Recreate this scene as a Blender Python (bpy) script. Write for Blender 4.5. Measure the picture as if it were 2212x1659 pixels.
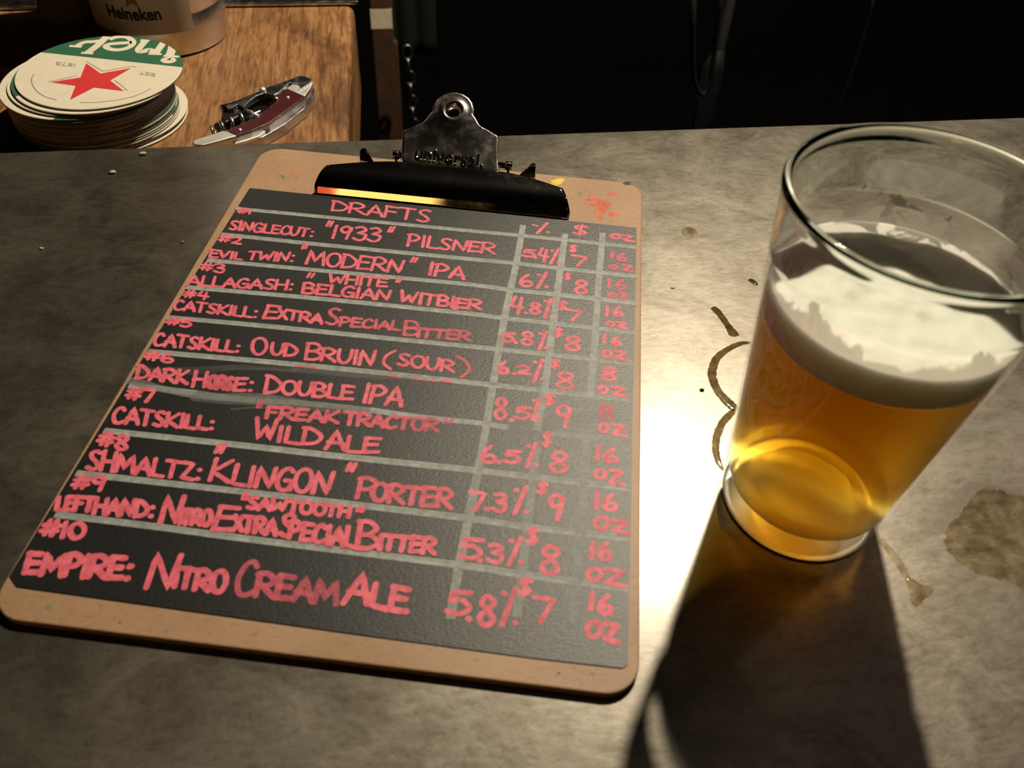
import bpy, bmesh, math, random
import numpy as np
from mathutils import Vector, Matrix
random.seed(7)
rng = np.random.default_rng(7)
scene = bpy.context.scene
for o in list(bpy.data.objects):
    bpy.data.objects.remove(o)
PI = math.pi

# ------------------------------------------------------------------ camera
FPX, CX, CY = 1836.0, 1106.0, 829.5
CAM = Vector((-0.13772951, -0.4858366, 0.28075463))
RIGHT = Vector((0.98898952, -0.14139919, 0.04365764))
DOWN = Vector((-0.07189918, -0.71697089, -0.69338536))
FWD = Vector((0.12934539, 0.68261189, -0.71924318))
cam_data = bpy.data.cameras.new('camera')
cam_data.sensor_width = 36.0
cam_data.sensor_fit = 'HORIZONTAL'
cam_data.lens = 36.0 * FPX / 2212.0
cam_data.clip_start = 0.01
cam_obj = bpy.data.objects.new('camera', cam_data)
mw = Matrix((RIGHT, -DOWN, -FWD)).transposed().to_4x4()
mw.translation = CAM
cam_obj.matrix_world = mw
scene.collection.objects.link(cam_obj)
scene.camera = cam_obj
cam_data.dof.use_dof = True
cam_data.dof.focus_distance = 0.49
cam_data.dof.aperture_fstop = 13.5

# ------------------------------------------------------------------ world, lamps, exposure
world = bpy.data.worlds.new('world')
scene.world = world
world.use_nodes = True
world.node_tree.nodes['Background'].inputs[0].default_value = (0.010, 0.009, 0.008, 1)
world.node_tree.nodes['Background'].inputs[1].default_value = 0.6
scene.view_settings.view_transform = 'Standard'
scene.view_settings.look = 'None'
scene.view_settings.gamma = 1.0
scene.view_settings.exposure = 0.0
scene.view_settings.use_curve_mapping = False
LAMP = Vector((0.362, 0.485, 1.15))
scene.cycles.transparent_max_bounces = 32
scene.cycles.volume_bounces = 6
scene.cycles.caustics_refractive = False
scene.cycles.caustics_reflective = False


def point_lamp(name, loc, power, color, radius):
    d = bpy.data.lights.new(name, 'POINT')
    d.energy = power
    d.color = color
    d.shadow_soft_size = radius
    o = bpy.data.objects.new(name, d)
    o.location = loc
    scene.collection.objects.link(o)
    return o


def area_lamp(name, loc, target, power, color, sx, sy):
    d = bpy.data.lights.new(name, 'AREA')
    d.shape = 'RECTANGLE'
    d.size, d.size_y = sx, sy
    d.energy = power
    d.color = color
    o = bpy.data.objects.new(name, d)
    o.location = loc
    o.rotation_euler = (Vector(target) - Vector(loc)).to_track_quat('-Z', 'Y').to_euler()
    scene.collection.objects.link(o)
    return o


point_lamp('pendant_lamp_light', LAMP, 102.0, (1.0, 0.865, 0.65), 0.02)
point_lamp('second_lamp_light', (1.15, 0.28, 0.85), 5.0, (1.0, 0.72, 0.58), 0.03)
area_lamp('red_streak_light', (-1.375, -2.05, 0.30), (-0.2, -0.07, 0.01), 0.40, (1.0, 0.13, 0.05), 0.20, 0.44)  # added unseen panel, gives the red end of the streak on the clip lip
area_lamp('amber_streak_light', (-1.12, -2.05, 0.30), (-0.2, -0.07, 0.01), 1.3, (1.0, 0.62, 0.16), 0.31, 0.44)  # added unseen panel, gives the yellow part of the clip lip streak

# ------------------------------------------------------------------ helpers
ZT = 0.0            # bar top
ZB = 0.0035         # upper face of the clipboard
ZS = 0.0039         # upper face of the menu sheet
ZW = -0.032         # upper face of the wooden block


def ray(u, v):
    return RIGHT * ((u - CX) / FPX) + DOWN * ((v - CY) / FPX) + FWD


def on(u, v, z=0.0):
    d = ray(u, v)
    return CAM + d * ((z - CAM.z) / d.z)


def onp(u, v, p0, n):
    d = ray(u, v)
    return CAM + d * ((Vector(p0) - CAM).dot(n) / d.dot(n))


def ony(u, v, y):
    return onp(u, v, (0, y, 0), Vector((0, 1, 0)))


def oncyl(u, v, cx_, cy_, r):
    d = ray(u, v)
    ox, oy = CAM.x - cx_, CAM.y - cy_
    a = d.x * d.x + d.y * d.y
    b = 2 * (ox * d.x + oy * d.y)
    c = ox * ox + oy * oy - r * r
    q = b * b - 4 * a * c
    t = (-b - math.sqrt(max(q, 0))) / (2 * a)
    return CAM + d * t


CA, SA = 0.96866849, 0.2483573


def BD(u, v, w):
    """clipboard coordinates (u across, v along, w above its face) to the room"""
    du, dv = u - 0.2, v - 0.3771
    return Vector((CA * du + SA * dv, -SA * du + CA * dv, w + ZB))


def mesh_obj(name, verts, faces, mat, parent=None, smooth=False):
    me = bpy.data.meshes.new(name)
    me.from_pydata([tuple(v) for v in verts], [], faces)
    me.update()
    ob = bpy.data.objects.new(name, me)
    scene.collection.objects.link(ob)
    if mat is not None:
        me.materials.append(mat)
    if smooth:
        for p in me.polygons:
            p.use_smooth = True
    if parent is not None:
        ob.parent = parent
    return ob


def bm_obj(name, bm, mat, parent=None, smooth=False, recalc=True):
    if recalc:
        bmesh.ops.recalc_face_normals(bm, faces=bm.faces)
    me = bpy.data.meshes.new(name)
    bm.to_mesh(me)
    bm.free()
    ob = bpy.data.objects.new(name, me)
    scene.collection.objects.link(ob)
    if mat is not None:
        me.materials.append(mat)
    if smooth:
        for p in me.polygons:
            p.use_smooth = True
    if parent is not None:
        ob.parent = parent
    return ob


def empty(name, loc=(0, 0, 0)):
    o = bpy.data.objects.new(name, None)
    o.empty_display_size = 0.02
    scene.collection.objects.link(o)
    return o


def tag(o, label, cat, group=None):
    o['label'] = label
    o['category'] = cat
    if group:
        o['group'] = group
    return o


def bevel(ob, w, seg=3, angle=0.6):
    m = ob.modifiers.new('bevel', 'BEVEL')
    m.width = w
    m.segments = seg
    m.limit_method = 'ANGLE'
    m.angle_limit = angle
    return ob


def box(name, x0, x1, y0, y1, z0, z1, mat, parent=None):
    v = [(x, y, z) for z in (z0, z1) for y in (y0, y1) for x in (x0, x1)]
    f = [(0, 2, 3, 1), (4, 5, 7, 6), (0, 1, 5, 4), (2, 6, 7, 3), (0, 4, 6, 2), (1, 3, 7, 5)]
    return mesh_obj(name, v, f, mat, parent)


def slab(name, top, dz, mat, parent=None, bev=0.0, seg=2):
    """polygon (points in one plane) thickened by the vector dz"""
    n = len(top)
    bm = bmesh.new()
    a = [bm.verts.new(p) for p in top]
    b = [bm.verts.new(Vector(p) + Vector(dz)) for p in top]
    bm.faces.new(a)
    bm.faces.new(b[::-1])
    for i in range(n):
        j = (i + 1) % n
        bm.faces.new((a[i], a[j], b[j], b[i]))
    ob = bm_obj(name, bm, mat, parent)
    if bev:
        bevel(ob, bev, seg)
    return ob


def lathe_bm(profile, seg=96, center=(0, 0, 0), bm=None):
    bm = bm or bmesh.new()
    cx_, cy_, cz_ = center
    rings = []
    for r, z in profile:
        if r < 1e-6:
            rings.append([bm.verts.new((cx_, cy_, cz_ + z))])
        else:
            rings.append([bm.verts.new((cx_ + r * math.cos(2 * PI * i / seg), cy_ + r * math.sin(2 * PI * i / seg), cz_ + z)) for i in range(seg)])
    fs = []
    for k, (a, b) in enumerate(zip(rings[:-1], rings[1:])):
        for i in range(seg):
            j = (i + 1) % seg
            if len(a) == 1 and len(b) == 1:
                continue
            if len(a) == 1:
                f = bm.faces.new((a[0], b[i], b[j]))
            elif len(b) == 1:
                f = bm.faces.new((a[i], b[0], a[j]))
            else:
                f = bm.faces.new((a[i], b[i], b[j], a[j]))
            fs.append((f, k))
    return bm, fs


def tube(name, pts, r, mat, parent=None, seg=10, radii=None):
    bm = bmesh.new()
    pts = [Vector(p) for p in pts]
    rings = []
    prev = None
    for i, p in enumerate(pts):
        t = (pts[min(i + 1, len(pts) - 1)] - pts[max(i - 1, 0)]).normalized()
        if prev is None:
            up = Vector((0, 0, 1)) if abs(t.z) < 0.9 else Vector((1, 0, 0))
            nrm = t.cross(up).normalized()
        else:
            nrm = (prev - t * prev.dot(t)).normalized()
        prev = nrm
        bi = t.cross(nrm)
        rr = radii[i] if radii else r
        rings.append([bm.verts.new(p + (nrm * math.cos(2 * PI * k / seg) + bi * math.sin(2 * PI * k / seg)) * rr) for k in range(seg)])
    for a, b in zip(rings[:-1], rings[1:]):
        for k in range(seg):
            bm.faces.new((a[k], a[(k + 1) % seg], b[(k + 1) % seg], b[k]))
    bm.faces.new(rings[0][::-1])
    bm.faces.new(rings[-1])
    return bm_obj(name, bm, mat, parent, smooth=True)


def catmull(p, n=7):
    p = [np.array(q, float) for q in p]
    if len(p) < 3:
        return p
    closed = np.linalg.norm(p[0] - p[-1]) < 1e-9
    e = [p[-2] if closed else 2 * p[0] - p[1]] + p + [p[1] if closed else 2 * p[-1] - p[-2]]
    out = []
    for i in range(1, len(e) - 2):
        a, b, c, d = e[i - 1], e[i], e[i + 1], e[i + 2]
        for k in range(n):
            t = k / n
            out.append(0.5 * ((2 * b) + (-a + c) * t + (2 * a - 5 * b + 4 * c - d) * t * t + (-a + 3 * b - 3 * c + d) * t ** 3))
    out.append(p[-1])
    return out


# ------------------------------------------------------------------ materials
class NT:
    def __init__(self, name):
        self.m = bpy.data.materials.new(name)
        self.m.use_nodes = True
        self.t = self.m.node_tree
        self.t.nodes.clear()
        self.out = self.n('ShaderNodeOutputMaterial')

    def n(self, kind, **kw):
        nd = self.t.nodes.new(kind)
        for k, v in kw.items():
            setattr(nd, k, v)
        return nd

    def set(self, nd, **kw):
        for k, v in kw.items():
            nd.inputs[k].default_value = v
        return nd

    def l(self, a, b):
        self.t.links.new(a, b)

    def math(self, op, a, b=None, clamp=False):
        nd = self.n('ShaderNodeMath', operation=op, use_clamp=clamp)
        for i, x in enumerate((a, b)):
            if x is None:
                continue
            if isinstance(x, (int, float)):
                nd.inputs[i].default_value = x
            else:
                self.l(x, nd.inputs[i])
        return nd.outputs[0]

    def coords(self, scale=(1, 1, 1), kind='Object', loc=(0, 0, 0), rot=(0, 0, 0)):
        tc = self.n('ShaderNodeTexCoord')
        mp = self.n('ShaderNodeMapping')
        mp.inputs['Scale'].default_value = scale
        mp.inputs['Location'].default_value = loc
        mp.inputs['Rotation'].default_value = rot
        self.l(tc.outputs[kind], mp.inputs[0])
        return mp.outputs[0]

    def noise(self, co, scale, detail=4, rough=0.55, dist=0.0):
        nd = self.n('ShaderNodeTexNoise')
        nd.inputs['Scale'].default_value = scale
        nd.inputs['Detail'].default_value = detail
        nd.inputs['Roughness'].default_value = rough
        nd.inputs['Distortion'].default_value = dist
        self.l(co, nd.inputs['Vector'])
        return nd.outputs['Fac']

    def ramp(self, fac, stops):
        nd = self.n('ShaderNodeValToRGB')
        cr = nd.color_ramp
        while len(cr.elements) < len(stops):
            cr.elements.new(0.5)
        for e, (p, c) in zip(cr.elements, stops):
            e.position = p
            e.color = (c[0], c[1], c[2], 1) if not isinstance(c, (int, float)) else (c, c, c, 1)
        self.l(fac, nd.inputs[0])
        return nd.outputs[0]

    def mix(self, fac, a, b, blend='MIX'):
        nd = self.n('ShaderNodeMix', data_type='RGBA', blend_type=blend)
        for sock, x in ((nd.inputs[0], fac), (nd.inputs[6], a), (nd.inputs[7], b)):
            if isinstance(x, (int, float)):
                sock.default_value = x
            elif isinstance(x, tuple):
                sock.default_value = (x[0], x[1], x[2], 1)
            else:
                self.l(x, sock)
        return nd.outputs[2]

    def bump(self, h, strength, dist=0.001):
        nd = self.n('ShaderNodeBump')
        nd.inputs['Strength'].default_value = strength
        nd.inputs['Distance'].default_value = dist
        self.l(h, nd.inputs['Height'])
        return nd.outputs[0]

    def bsdf(self, color, rough=0.5, metal=0.0, spec=0.5, normal=None, **kw):
        nd = self.n('ShaderNodeBsdfPrincipled')
        for key, x in (('Base Color', color), ('Roughness', rough), ('Metallic', metal), ('Specular IOR Level', spec)):
            if isinstance(x, tuple):
                nd.inputs[key].default_value = (x[0], x[1], x[2], 1)
            elif isinstance(x, (int, float)):
                nd.inputs[key].default_value = x
            else:
                self.l(x, nd.inputs[key])
        for k, v in kw.items():
            nd.inputs[k.replace('_', ' ')].default_value = v
        if normal is not None:
            self.l(normal, nd.inputs['Normal'])
        return nd.outputs[0]

    def schlick(self, f0=0.04, strength=1.0):
        lw = self.n('ShaderNodeLayerWeight')
        p = self.math('POWER', lw.outputs['Facing'], 5.0)
        a = self.math('ADD', self.math('MULTIPLY', p, 1 - f0), f0)
        return self.math('MULTIPLY', a, strength, clamp=True)

    def finish(self, shader, vol=None):
        self.l(shader, self.out.inputs['Surface'])
        if vol is not None:
            self.l(vol, self.out.inputs['Volume'])
        return self.m


def simple(name, color, rough=0.5, metal=0.0, spec=0.5, var=0.12, scale=60, bump=0.0):
    t = NT(name)
    co = t.coords()
    f = t.noise(co, scale, 4)
    c = t.mix(t.ramp(f, [(0.3, 0.0), (0.7, 1.0)]), tuple(x * (1 - var) for x in color), tuple(min(1, x * (1 + var)) for x in color))
    nm = t.bump(f, bump) if bump else None
    return t.finish(t.bsdf(c, rough, metal, spec, nm))


def mat_bar():
    t = NT('patinated_bar_metal')
    co = t.coords()
    big = t.noise(co, 6.0, 8, 0.62, 0.5)
    mid = t.noise(t.coords((1, 1.35, 1), rot=(0, 0, 0.12)), 24.0, 12, 0.74, 0.7)
    fine = t.noise(t.coords((1, 1.9, 1), rot=(0, 0, 0.05)), 150.0, 8, 0.78, 0.3)
    pits = t.noise(co, 330.0, 4, 0.65)
    scr = t.noise(t.coords((3, 70, 1), rot=(0, 0, 0.03)), 4.0, 6, 0.7)
    c1 = t.ramp(big, [(0.32, (0.130, 0.117, 0.095)), (0.50, (0.176, 0.158, 0.127)), (0.70, (0.213, 0.194, 0.160))])
    c2 = t.mix(t.ramp(mid, [(0.38, 0.0), (0.60, 1.0)]), t.mix(1.0, c1, (0.62, 0.60, 0.57), 'MULTIPLY'), c1)
    c3 = t.mix(t.ramp(fine, [(0.36, 0.7), (0.52, 0.0)]), c2, t.mix(1.0, c2, (0.62, 0.58, 0.5), 'MULTIPLY'))
    c4 = t.mix(t.ramp(pits, [(0.28, 0.8), (0.36, 0.0)]), c3, (0.09, 0.075, 0.05))
    r = t.math('ADD', t.math('MULTIPLY', mid, 0.22), t.math('MULTIPLY', big, 0.08))
    rough = t.math('ADD', r, 0.24)
    h = t.math('ADD', t.math('MULTIPLY', fine, 0.6), t.math('MULTIPLY', scr, 0.15))
    nm = t.bump(h, 0.30, 0.0006)
    nd = t.bsdf(c4, rough, 0.74, 0.5, nm, Coat_Weight=1.0, Coat_Roughness=0.22)
    return t.finish(nd)


def mat_wood():
    t = NT('oiled_oak_block')
    warp = t.coords((1, 0.16, 1), rot=(0, 0, -0.12))
    g1 = t.noise(warp, 150.0, 6, 0.65, 0.8)
    g2 = t.noise(t.coords((1, 0.08, 1), rot=(0, 0, -0.12)), 420.0, 4, 0.6)
    blot = t.noise(t.coords((1, 0.6, 1)), 22.0, 5, 0.6, 0.5)
    c = t.ramp(g1, [(0.28, (0.13, 0.052, 0.018)), (0.46, (0.27, 0.128, 0.048)), (0.70, (0.42, 0.23, 0.10))])
    c = t.mix(t.ramp(g2, [(0.36, 0.8), (0.5, 0.0)]), c, (0.13, 0.055, 0.02))
    c = t.mix(t.ramp(blot, [(0.34, 0.75), (0.52, 0.0)]), c, t.mix(1.0, c, (0.36, 0.30, 0.26), 'MULTIPLY'))
    nm = t.bump(g1, 0.25, 0.0006)
    return t.finish(t.bsdf(c, 0.46, 0, 0.45, nm))


def mat_board():
    t = NT('hardboard')
    fl = t.noise(t.coords((1, 3.2, 1), rot=(0, 0, -0.25)), 260.0, 5, 0.7)
    sp = t.noise(t.coords(), 900.0, 2, 0.6)
    bl = t.noise(t.coords(), 18.0, 4, 0.6)
    c = t.ramp(bl, [(0.3, (0.33, 0.198, 0.113)), (0.7, (0.43, 0.272, 0.162))])
    c = t.mix(t.ramp(fl, [(0.30, 0.55), (0.47, 0.0)]), c, (0.20, 0.10, 0.045))
    c = t.mix(t.ramp(sp, [(0.60, 0.0), (0.8, 0.5)]), c, (0.60, 0.42, 0.27))
    return t.finish(t.bsdf(c, 0.5, 0, 0.35, t.bump(fl, 0.15, 0.0004)))


def mat_sheet():
    t = NT('black_chalkboard_sheet')
    f = t.noise(t.coords((1, 2.2, 1), rot=(0, 0, -0.25)), 700.0, 4, 0.7)
    b = t.noise(t.coords(), 9.0, 4, 0.6)
    c = t.ramp(b, [(0.3, (0.005, 0.006, 0.006)), (0.7, (0.010, 0.011, 0.011))])
    ro = t.math('ADD', t.math('MULTIPLY', f, 0.14), 0.31)
    return t.finish(t.bsdf(c, ro, 0, 0.62, t.bump(f, 0.40, 0.0004)))


def mat_ink(name, lo, hi, rough=0.55):
    t = NT(name)
    at = t.n('ShaderNodeAttribute', attribute_name='ink')
    f = t.noise(t.coords(), 380.0, 4, 0.6)
    c = t.mix(t.ramp(f, [(0.35, 0.0), (0.65, 1.0)]), lo, hi)
    a = t.math('MULTIPLY', at.outputs['Fac'], t.math('ADD', t.math('MULTIPLY', f, 0.5), 0.78), clamp=True)
    tr = t.n('ShaderNodeBsdfTransparent')
    mx = t.n('ShaderNodeMixShader')
    t.l(a, mx.inputs[0])
    t.l(tr.outputs[0], mx.inputs[1])
    t.l(t.bsdf(c, rough, 0, 0.4), mx.inputs[2])
    return t.finish(mx.outputs[0])


def mat_chrome(name, color=(0.62, 0.60, 0.57), rough=0.12, smudge=0.25, scale=120.0):
    t = NT(name)
    f = t.noise(t.coords(), scale, 5, 0.65)
    r = t.math('ADD', t.math('MULTIPLY', t.ramp(f, [(0.45, 0.0), (0.75, 1.0)]), smudge), rough)
    return t.finish(t.bsdf(color, r, 1.0, 0.5))


def thin_glass(name, tint=(0.97, 0.98, 0.97), strength=1.0):
    t = NT(name)
    fac = t.schlick(0.04, strength)
    tr = t.n('ShaderNodeBsdfTransparent')
    tr.inputs[0].default_value = (*tint, 1)
    gl = t.n('ShaderNodeBsdfGlossy')
    gl.inputs['Roughness'].default_value = 0.03
    gl.inputs['Color'].default_value = (1, 1, 1, 1)
    mx = t.n('ShaderNodeMixShader')
    t.l(fac, mx.inputs[0])
    t.l(tr.outputs[0], mx.inputs[1])
    t.l(gl.outputs[0], mx.inputs[2])
    return t.finish(mx.outputs[0])


def mat_glass(name, rough=0.0, clear=0.0):
    t = NT(name)
    g = t.n('ShaderNodeBsdfGlass')
    g.inputs['IOR'].default_value = 1.5
    g.inputs['Roughness'].default_value = rough
    g.inputs['Color'].default_value = (0.93, 0.96, 0.94, 1)
    if clear == 0:
        return t.finish(g.outputs[0])
    tr = t.n('ShaderNodeBsdfTransparent')
    mx = t.n('ShaderNodeMixShader')
    mx.inputs[0].default_value = clear
    t.l(g.outputs[0], mx.inputs[1])
    t.l(tr.outputs[0], mx.inputs[2])
    return t.finish(mx.outputs[0])


def mat_beer():
    t = NT('hazy_amber_beer')
    tr = t.n('ShaderNodeBsdfTransparent')
    tr.inputs[0].default_value = (1, 1, 1, 1)
    rf = t.n('ShaderNodeBsdfRefraction')
    rf.inputs['Roughness'].default_value = 0.40
    rf.inputs['IOR'].default_value = 1.12
    rf.inputs['Color'].default_value = (1, 1, 1, 1)
    mx = t.n('ShaderNodeMixShader')
    mx.inputs[0].default_value = 0.64
    t.l(tr.outputs[0], mx.inputs[1])
    t.l(rf.outputs[0], mx.inputs[2])
    ab = t.n('ShaderNodeVolumeAbsorption')
    ab.inputs['Color'].default_value = (0.915, 0.735, 0.05, 1)
    ab.inputs['Density'].default_value = 80.0
    sc = t.n('ShaderNodeVolumeScatter')
    sc.inputs['Color'].default_value = (1.0, 0.72, 0.30, 1)
    sc.inputs['Density'].default_value = 17.0
    sc.inputs['Anisotropy'].default_value = 0.7
    ad = t.n('ShaderNodeAddShader')
    t.l(ab.outputs[0], ad.inputs[0])
    t.l(sc.outputs[0], ad.inputs[1])
    return t.finish(mx.outputs[0], ad.outputs[0])


def mat_base_mirror():
    t = NT('glass_foot_underside')
    gl = t.n('ShaderNodeBsdfGlossy')
    gl.inputs['Roughness'].default_value = 0.40
    gl.inputs['Color'].default_value = (0.95, 0.95, 0.93, 1)
    return t.finish(gl.outputs[0])


def mat_foam(name):
    t = NT(name)
    f = t.noise(t.coords(), 900.0, 3, 0.7)
    b = t.noise(t.coords(), 120.0, 5, 0.65)
    c = t.ramp(b, [(0.3, (0.90, 0.86, 0.74)), (0.7, (0.97, 0.94, 0.84))])
    h = t.math('ADD', t.math('MULTIPLY', f, 0.5), b)
    return t.finish(t.bsdf(c, 0.55, 0, 0.4, t.bump(h, 0.4, 0.0008), Subsurface_Weight=0.35, Subsurface_Scale=0.008, Subsurface_Radius=(1.0, 0.92, 0.78)))


def mat_lacing():
    t = NT('foam_film')
    at = t.n('ShaderNodeAttribute', attribute_name='ink')
    co = t.coords((1, 1, 0.8))
    a = t.noise(co, 62.0, 5, 0.55, 0.6)
    fine = t.noise(t.coords(), 420.0, 3, 0.6)
    v = t.math('ADD', a, t.math('MULTIPLY', at.outputs['Fac'], 0.5))
    v = t.math('ADD', v, t.math('MULTIPLY', fine, 0.06))
    mask = t.ramp(v, [(0.69, 0.0), (0.72, 1.0)])
    tr = t.n('ShaderNodeBsdfTransparent')
    df = t.bsdf((0.62, 0.58, 0.50), 0.35, 0, 0.5, None)
    tl = t.n('ShaderNodeBsdfTranslucent')
    tl.inputs[0].default_value = (0.85, 0.80, 0.68, 1)
    m0 = t.n('ShaderNodeMixShader')
    m0.inputs[0].default_value = 0.45
    t.l(df, m0.inputs[1])
    t.l(tl.outputs[0], m0.inputs[2])
    m1 = t.n('ShaderNodeMixShader')
    t.l(t.math('MULTIPLY', mask, 0.8), m1.inputs[0])
    t.l(tr.outputs[0], m1.inputs[1])
    t.l(m0.outputs[0], m1.inputs[2])
    return t.finish(m1.outputs[0])


def mat_liquid(name, tint, gloss=1.0):
    t = NT(name)
    fac = t.schlick(0.03, gloss)
    tr = t.n('ShaderNodeBsdfTransparent')
    f = t.noise(t.coords(), 160.0, 4, 0.6)
    t.l(t.mix(t.ramp(f, [(0.3, 0.0), (0.7, 1.0)]), tint, tuple(min(1, x * 1.9) for x in tint)), tr.inputs[0])
    gl = t.n('ShaderNodeBsdfGlossy')
    gl.inputs['Roughness'].default_value = 0.08
    mx = t.n('ShaderNodeMixShader')
    t.l(fac, mx.inputs[0])
    t.l(tr.outputs[0], mx.inputs[1])
    t.l(gl.outputs[0], mx.inputs[2])
    return t.finish(mx.outputs[0])


def mat_coaster():
    t = NT('printed_coaster_card')
    tc = t.n('ShaderNodeTexCoord')
    sx = t.n('ShaderNodeSeparateXYZ')
    t.l(tc.outputs['Object'], sx.inputs[0])
    geo = t.n('ShaderNodeNewGeometry')
    nz = t.n('ShaderNodeSeparateXYZ')
    t.l(geo.outputs['Normal'], nz.inputs[0])
    up = t.math('GREATER_THAN', nz.outputs[2], 0.6)
    band = t.math('GREATER_THAN', sx.outputs[1], COASTER_BAND)
    pap = t.noise(t.coords(), 200.0, 4, 0.6)
    cream = t.ramp(pap, [(0.3, (0.70, 0.63, 0.50)), (0.7, (0.76, 0.69, 0.56))])
    face = t.mix(band, cream, (0.035, 0.135, 0.075))
    lay = t.noise(t.coords((0.2, 0.2, 1)), 2600.0, 2, 0.6)
    edge = t.ramp(lay, [(0.35, (0.085, 0.072, 0.056)), (0.65, (0.17, 0.148, 0.118))])
    return t.finish(t.bsdf(t.mix(up, edge, face), 0.42, 0, 0.4))


COASTER_BAND = 0.0116
M_BAR = mat_bar()
M_WOOD = mat_wood()
M_BOARD = mat_board()
M_SHEET = mat_sheet()
M_INK = mat_ink('pink_marker_ink', (0.68, 0.105, 0.155), (0.80, 0.165, 0.225))
M_RULE = mat_ink('grey_chalk_marker', (0.30, 0.325, 0.315), (0.42, 0.445, 0.43))
M_WIPE = mat_ink('wiped_chalk_smear', (0.26, 0.27, 0.265), (0.34, 0.35, 0.345))
M_CHROME = mat_chrome('clip_chrome', (0.50, 0.475, 0.44), 0.045, 0.10, 60)
M_LEVER = mat_chrome('lever_chrome', (0.50, 0.46, 0.42), 0.20, 0.16, 110)
M_STEEL = mat_chrome('tool_steel', (0.55, 0.54, 0.53), 0.22, 0.15)
M_POLISH = mat_chrome('polished_bolster', (0.85, 0.84, 0.82), 0.46, 0.10)
M_DARKSTEEL = mat_chrome('dark_tool_steel', (0.07, 0.07, 0.07), 0.30, 0.15)
M_ALU = mat_chrome('brushed_aluminium', (0.66, 0.62, 0.59), 0.27, 0.14, 60)
M_SCALE = simple('red_laminate_scale', (0.060, 0.007, 0.009), 0.36, 0, 0.5, 0.25, 140)
M_THIN = thin_glass('clear_glass_wall', (0.975, 0.98, 0.975), 0.5)
M_GLASS = mat_glass('clear_solid_glass')
M_BEER = mat_beer()
M_FOAM = mat_foam('cream_foam')
M_LACE = mat_lacing()
M_WET = mat_liquid('spilled_beer', (0.27, 0.235, 0.16))
M_STAIN = mat_liquid('drying_spill', (0.66, 0.58, 0.47), 0.6)
M_COAST = mat_coaster()
M_CREAM = simple('cream_print', (0.74, 0.67, 0.54), 0.42, 0, 0.4, 0.05)
M_GREEN = simple('green_print', (0.035, 0.135, 0.075), 0.42, 0, 0.4, 0.05)
M_RED = simple('red_print', (0.62, 0.045, 0.045), 0.42, 0, 0.4, 0.05)
M_GREYP = simple('grey_print', (0.30, 0.28, 0.23), 0.45, 0, 0.4, 0.08)
M_YELLOW = simple('yellow_print', (0.75, 0.42, 0.06), 0.45, 0, 0.4, 0.08)
M_BLACKP = simple('dark_print', (0.012, 0.014, 0.010), 0.45, 0, 0.4, 0.05)
M_PANEL = simple('cream_can_print', (0.40, 0.37, 0.29), 0.38, 0, 0.5, 0.06)
M_REDDARK = simple('rust_red_print', (0.22, 0.055, 0.025), 0.45, 0, 0.4, 0.08)
M_WALL = simple('black_painted_wall', (0.003, 0.003, 0.0034), 0.8, 0, 0.1, 0.2, 8)
M_FLOOR = simple('dark_rubber_floor', (0.0022, 0.0022, 0.0026), 0.8, 0, 0.1, 0.3, 12)
M_DARKWOOD = simple('dark_stained_panel', (0.03, 0.018, 0.010), 0.6, 0, 0.3, 0.3, 20)
M_POST = simple('brown_timber', (0.085, 0.045, 0.026), 0.6, 0, 0.3, 0.25, 40)
M_LIT_POST = simple('painted_lit_timber', (0.85, 0.72, 0.55), 0.6, 0, 0.3, 0.1, 60)  # post timber with the lamp light painted into its colour
M_CLOTH = simple('black_green_cloth', (0.010, 0.013, 0.009), 0.9, 0, 0.15, 0.3, 200)
M_RUBBER = simple('grey_rubber', (0.008, 0.008, 0.0095), 0.7, 0, 0.2, 0.2, 80)
M_CHAIN = mat_chrome('galvanised_chain', (0.30, 0.30, 0.31), 0.32, 0.15)
M_CRUMB = simple('pale_crumb', (0.42, 0.37, 0.28), 0.8, 0, 0.2, 0.3, 900)
M_SPECK_SHADE = simple('black_speck_and_gap_shade', (0.008, 0.007, 0.006), 0.25, 0, 0.5, 0.2, 500)  # black of the drop, also the painted shade in the corkscrew gap

# ------------------------------------------------------------------ the room
def structure(o):
    o['kind'] = 'structure'
    return o


ZF = -1.06
structure(box('floor', -2.6, 2.6, -2.6, 2.2, ZF - 0.1, ZF, M_FLOOR))
structure(box('ceiling', -2.6, 2.6, -2.6, 2.2, 1.75, 1.85, M_WALL))
structure(box('wall_back', -2.6, 2.6, 2.2, 2.3, ZF, 1.75, M_WALL))
structure(box('wall_front', -2.6, 2.6, -2.7, -2.6, ZF, 1.75, M_WALL))
structure(box('wall_left', -2.7, -2.6, -2.6, 2.2, ZF, 1.75, M_WALL))
structure(box('wall_right', 2.6, 2.7, -2.6, 2.2, ZF, 1.75, M_WALL))

# bar counter
bar = empty('bar_counter')
tag(bar, 'long bar counter with mottled grey metal top under the clipboard', 'bar counter')
top = box('countertop', -1.6, 1.6, -0.66, 0.0, -0.028, 0.0, M_BAR, bar)
bevel(top, 0.0012, 3)
box('front_panel', -1.55, 1.55, -0.62, -0.58, ZF, -0.028, M_DARKWOOD, bar)
box('side_panel', -1.55, -1.51, -0.579, -0.012, ZF, -0.028, M_DARKWOOD, bar)
box('side_panel', 1.51, 1.55, -0.579, -0.012, ZF, -0.028, M_DARKWOOD, bar)

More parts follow.
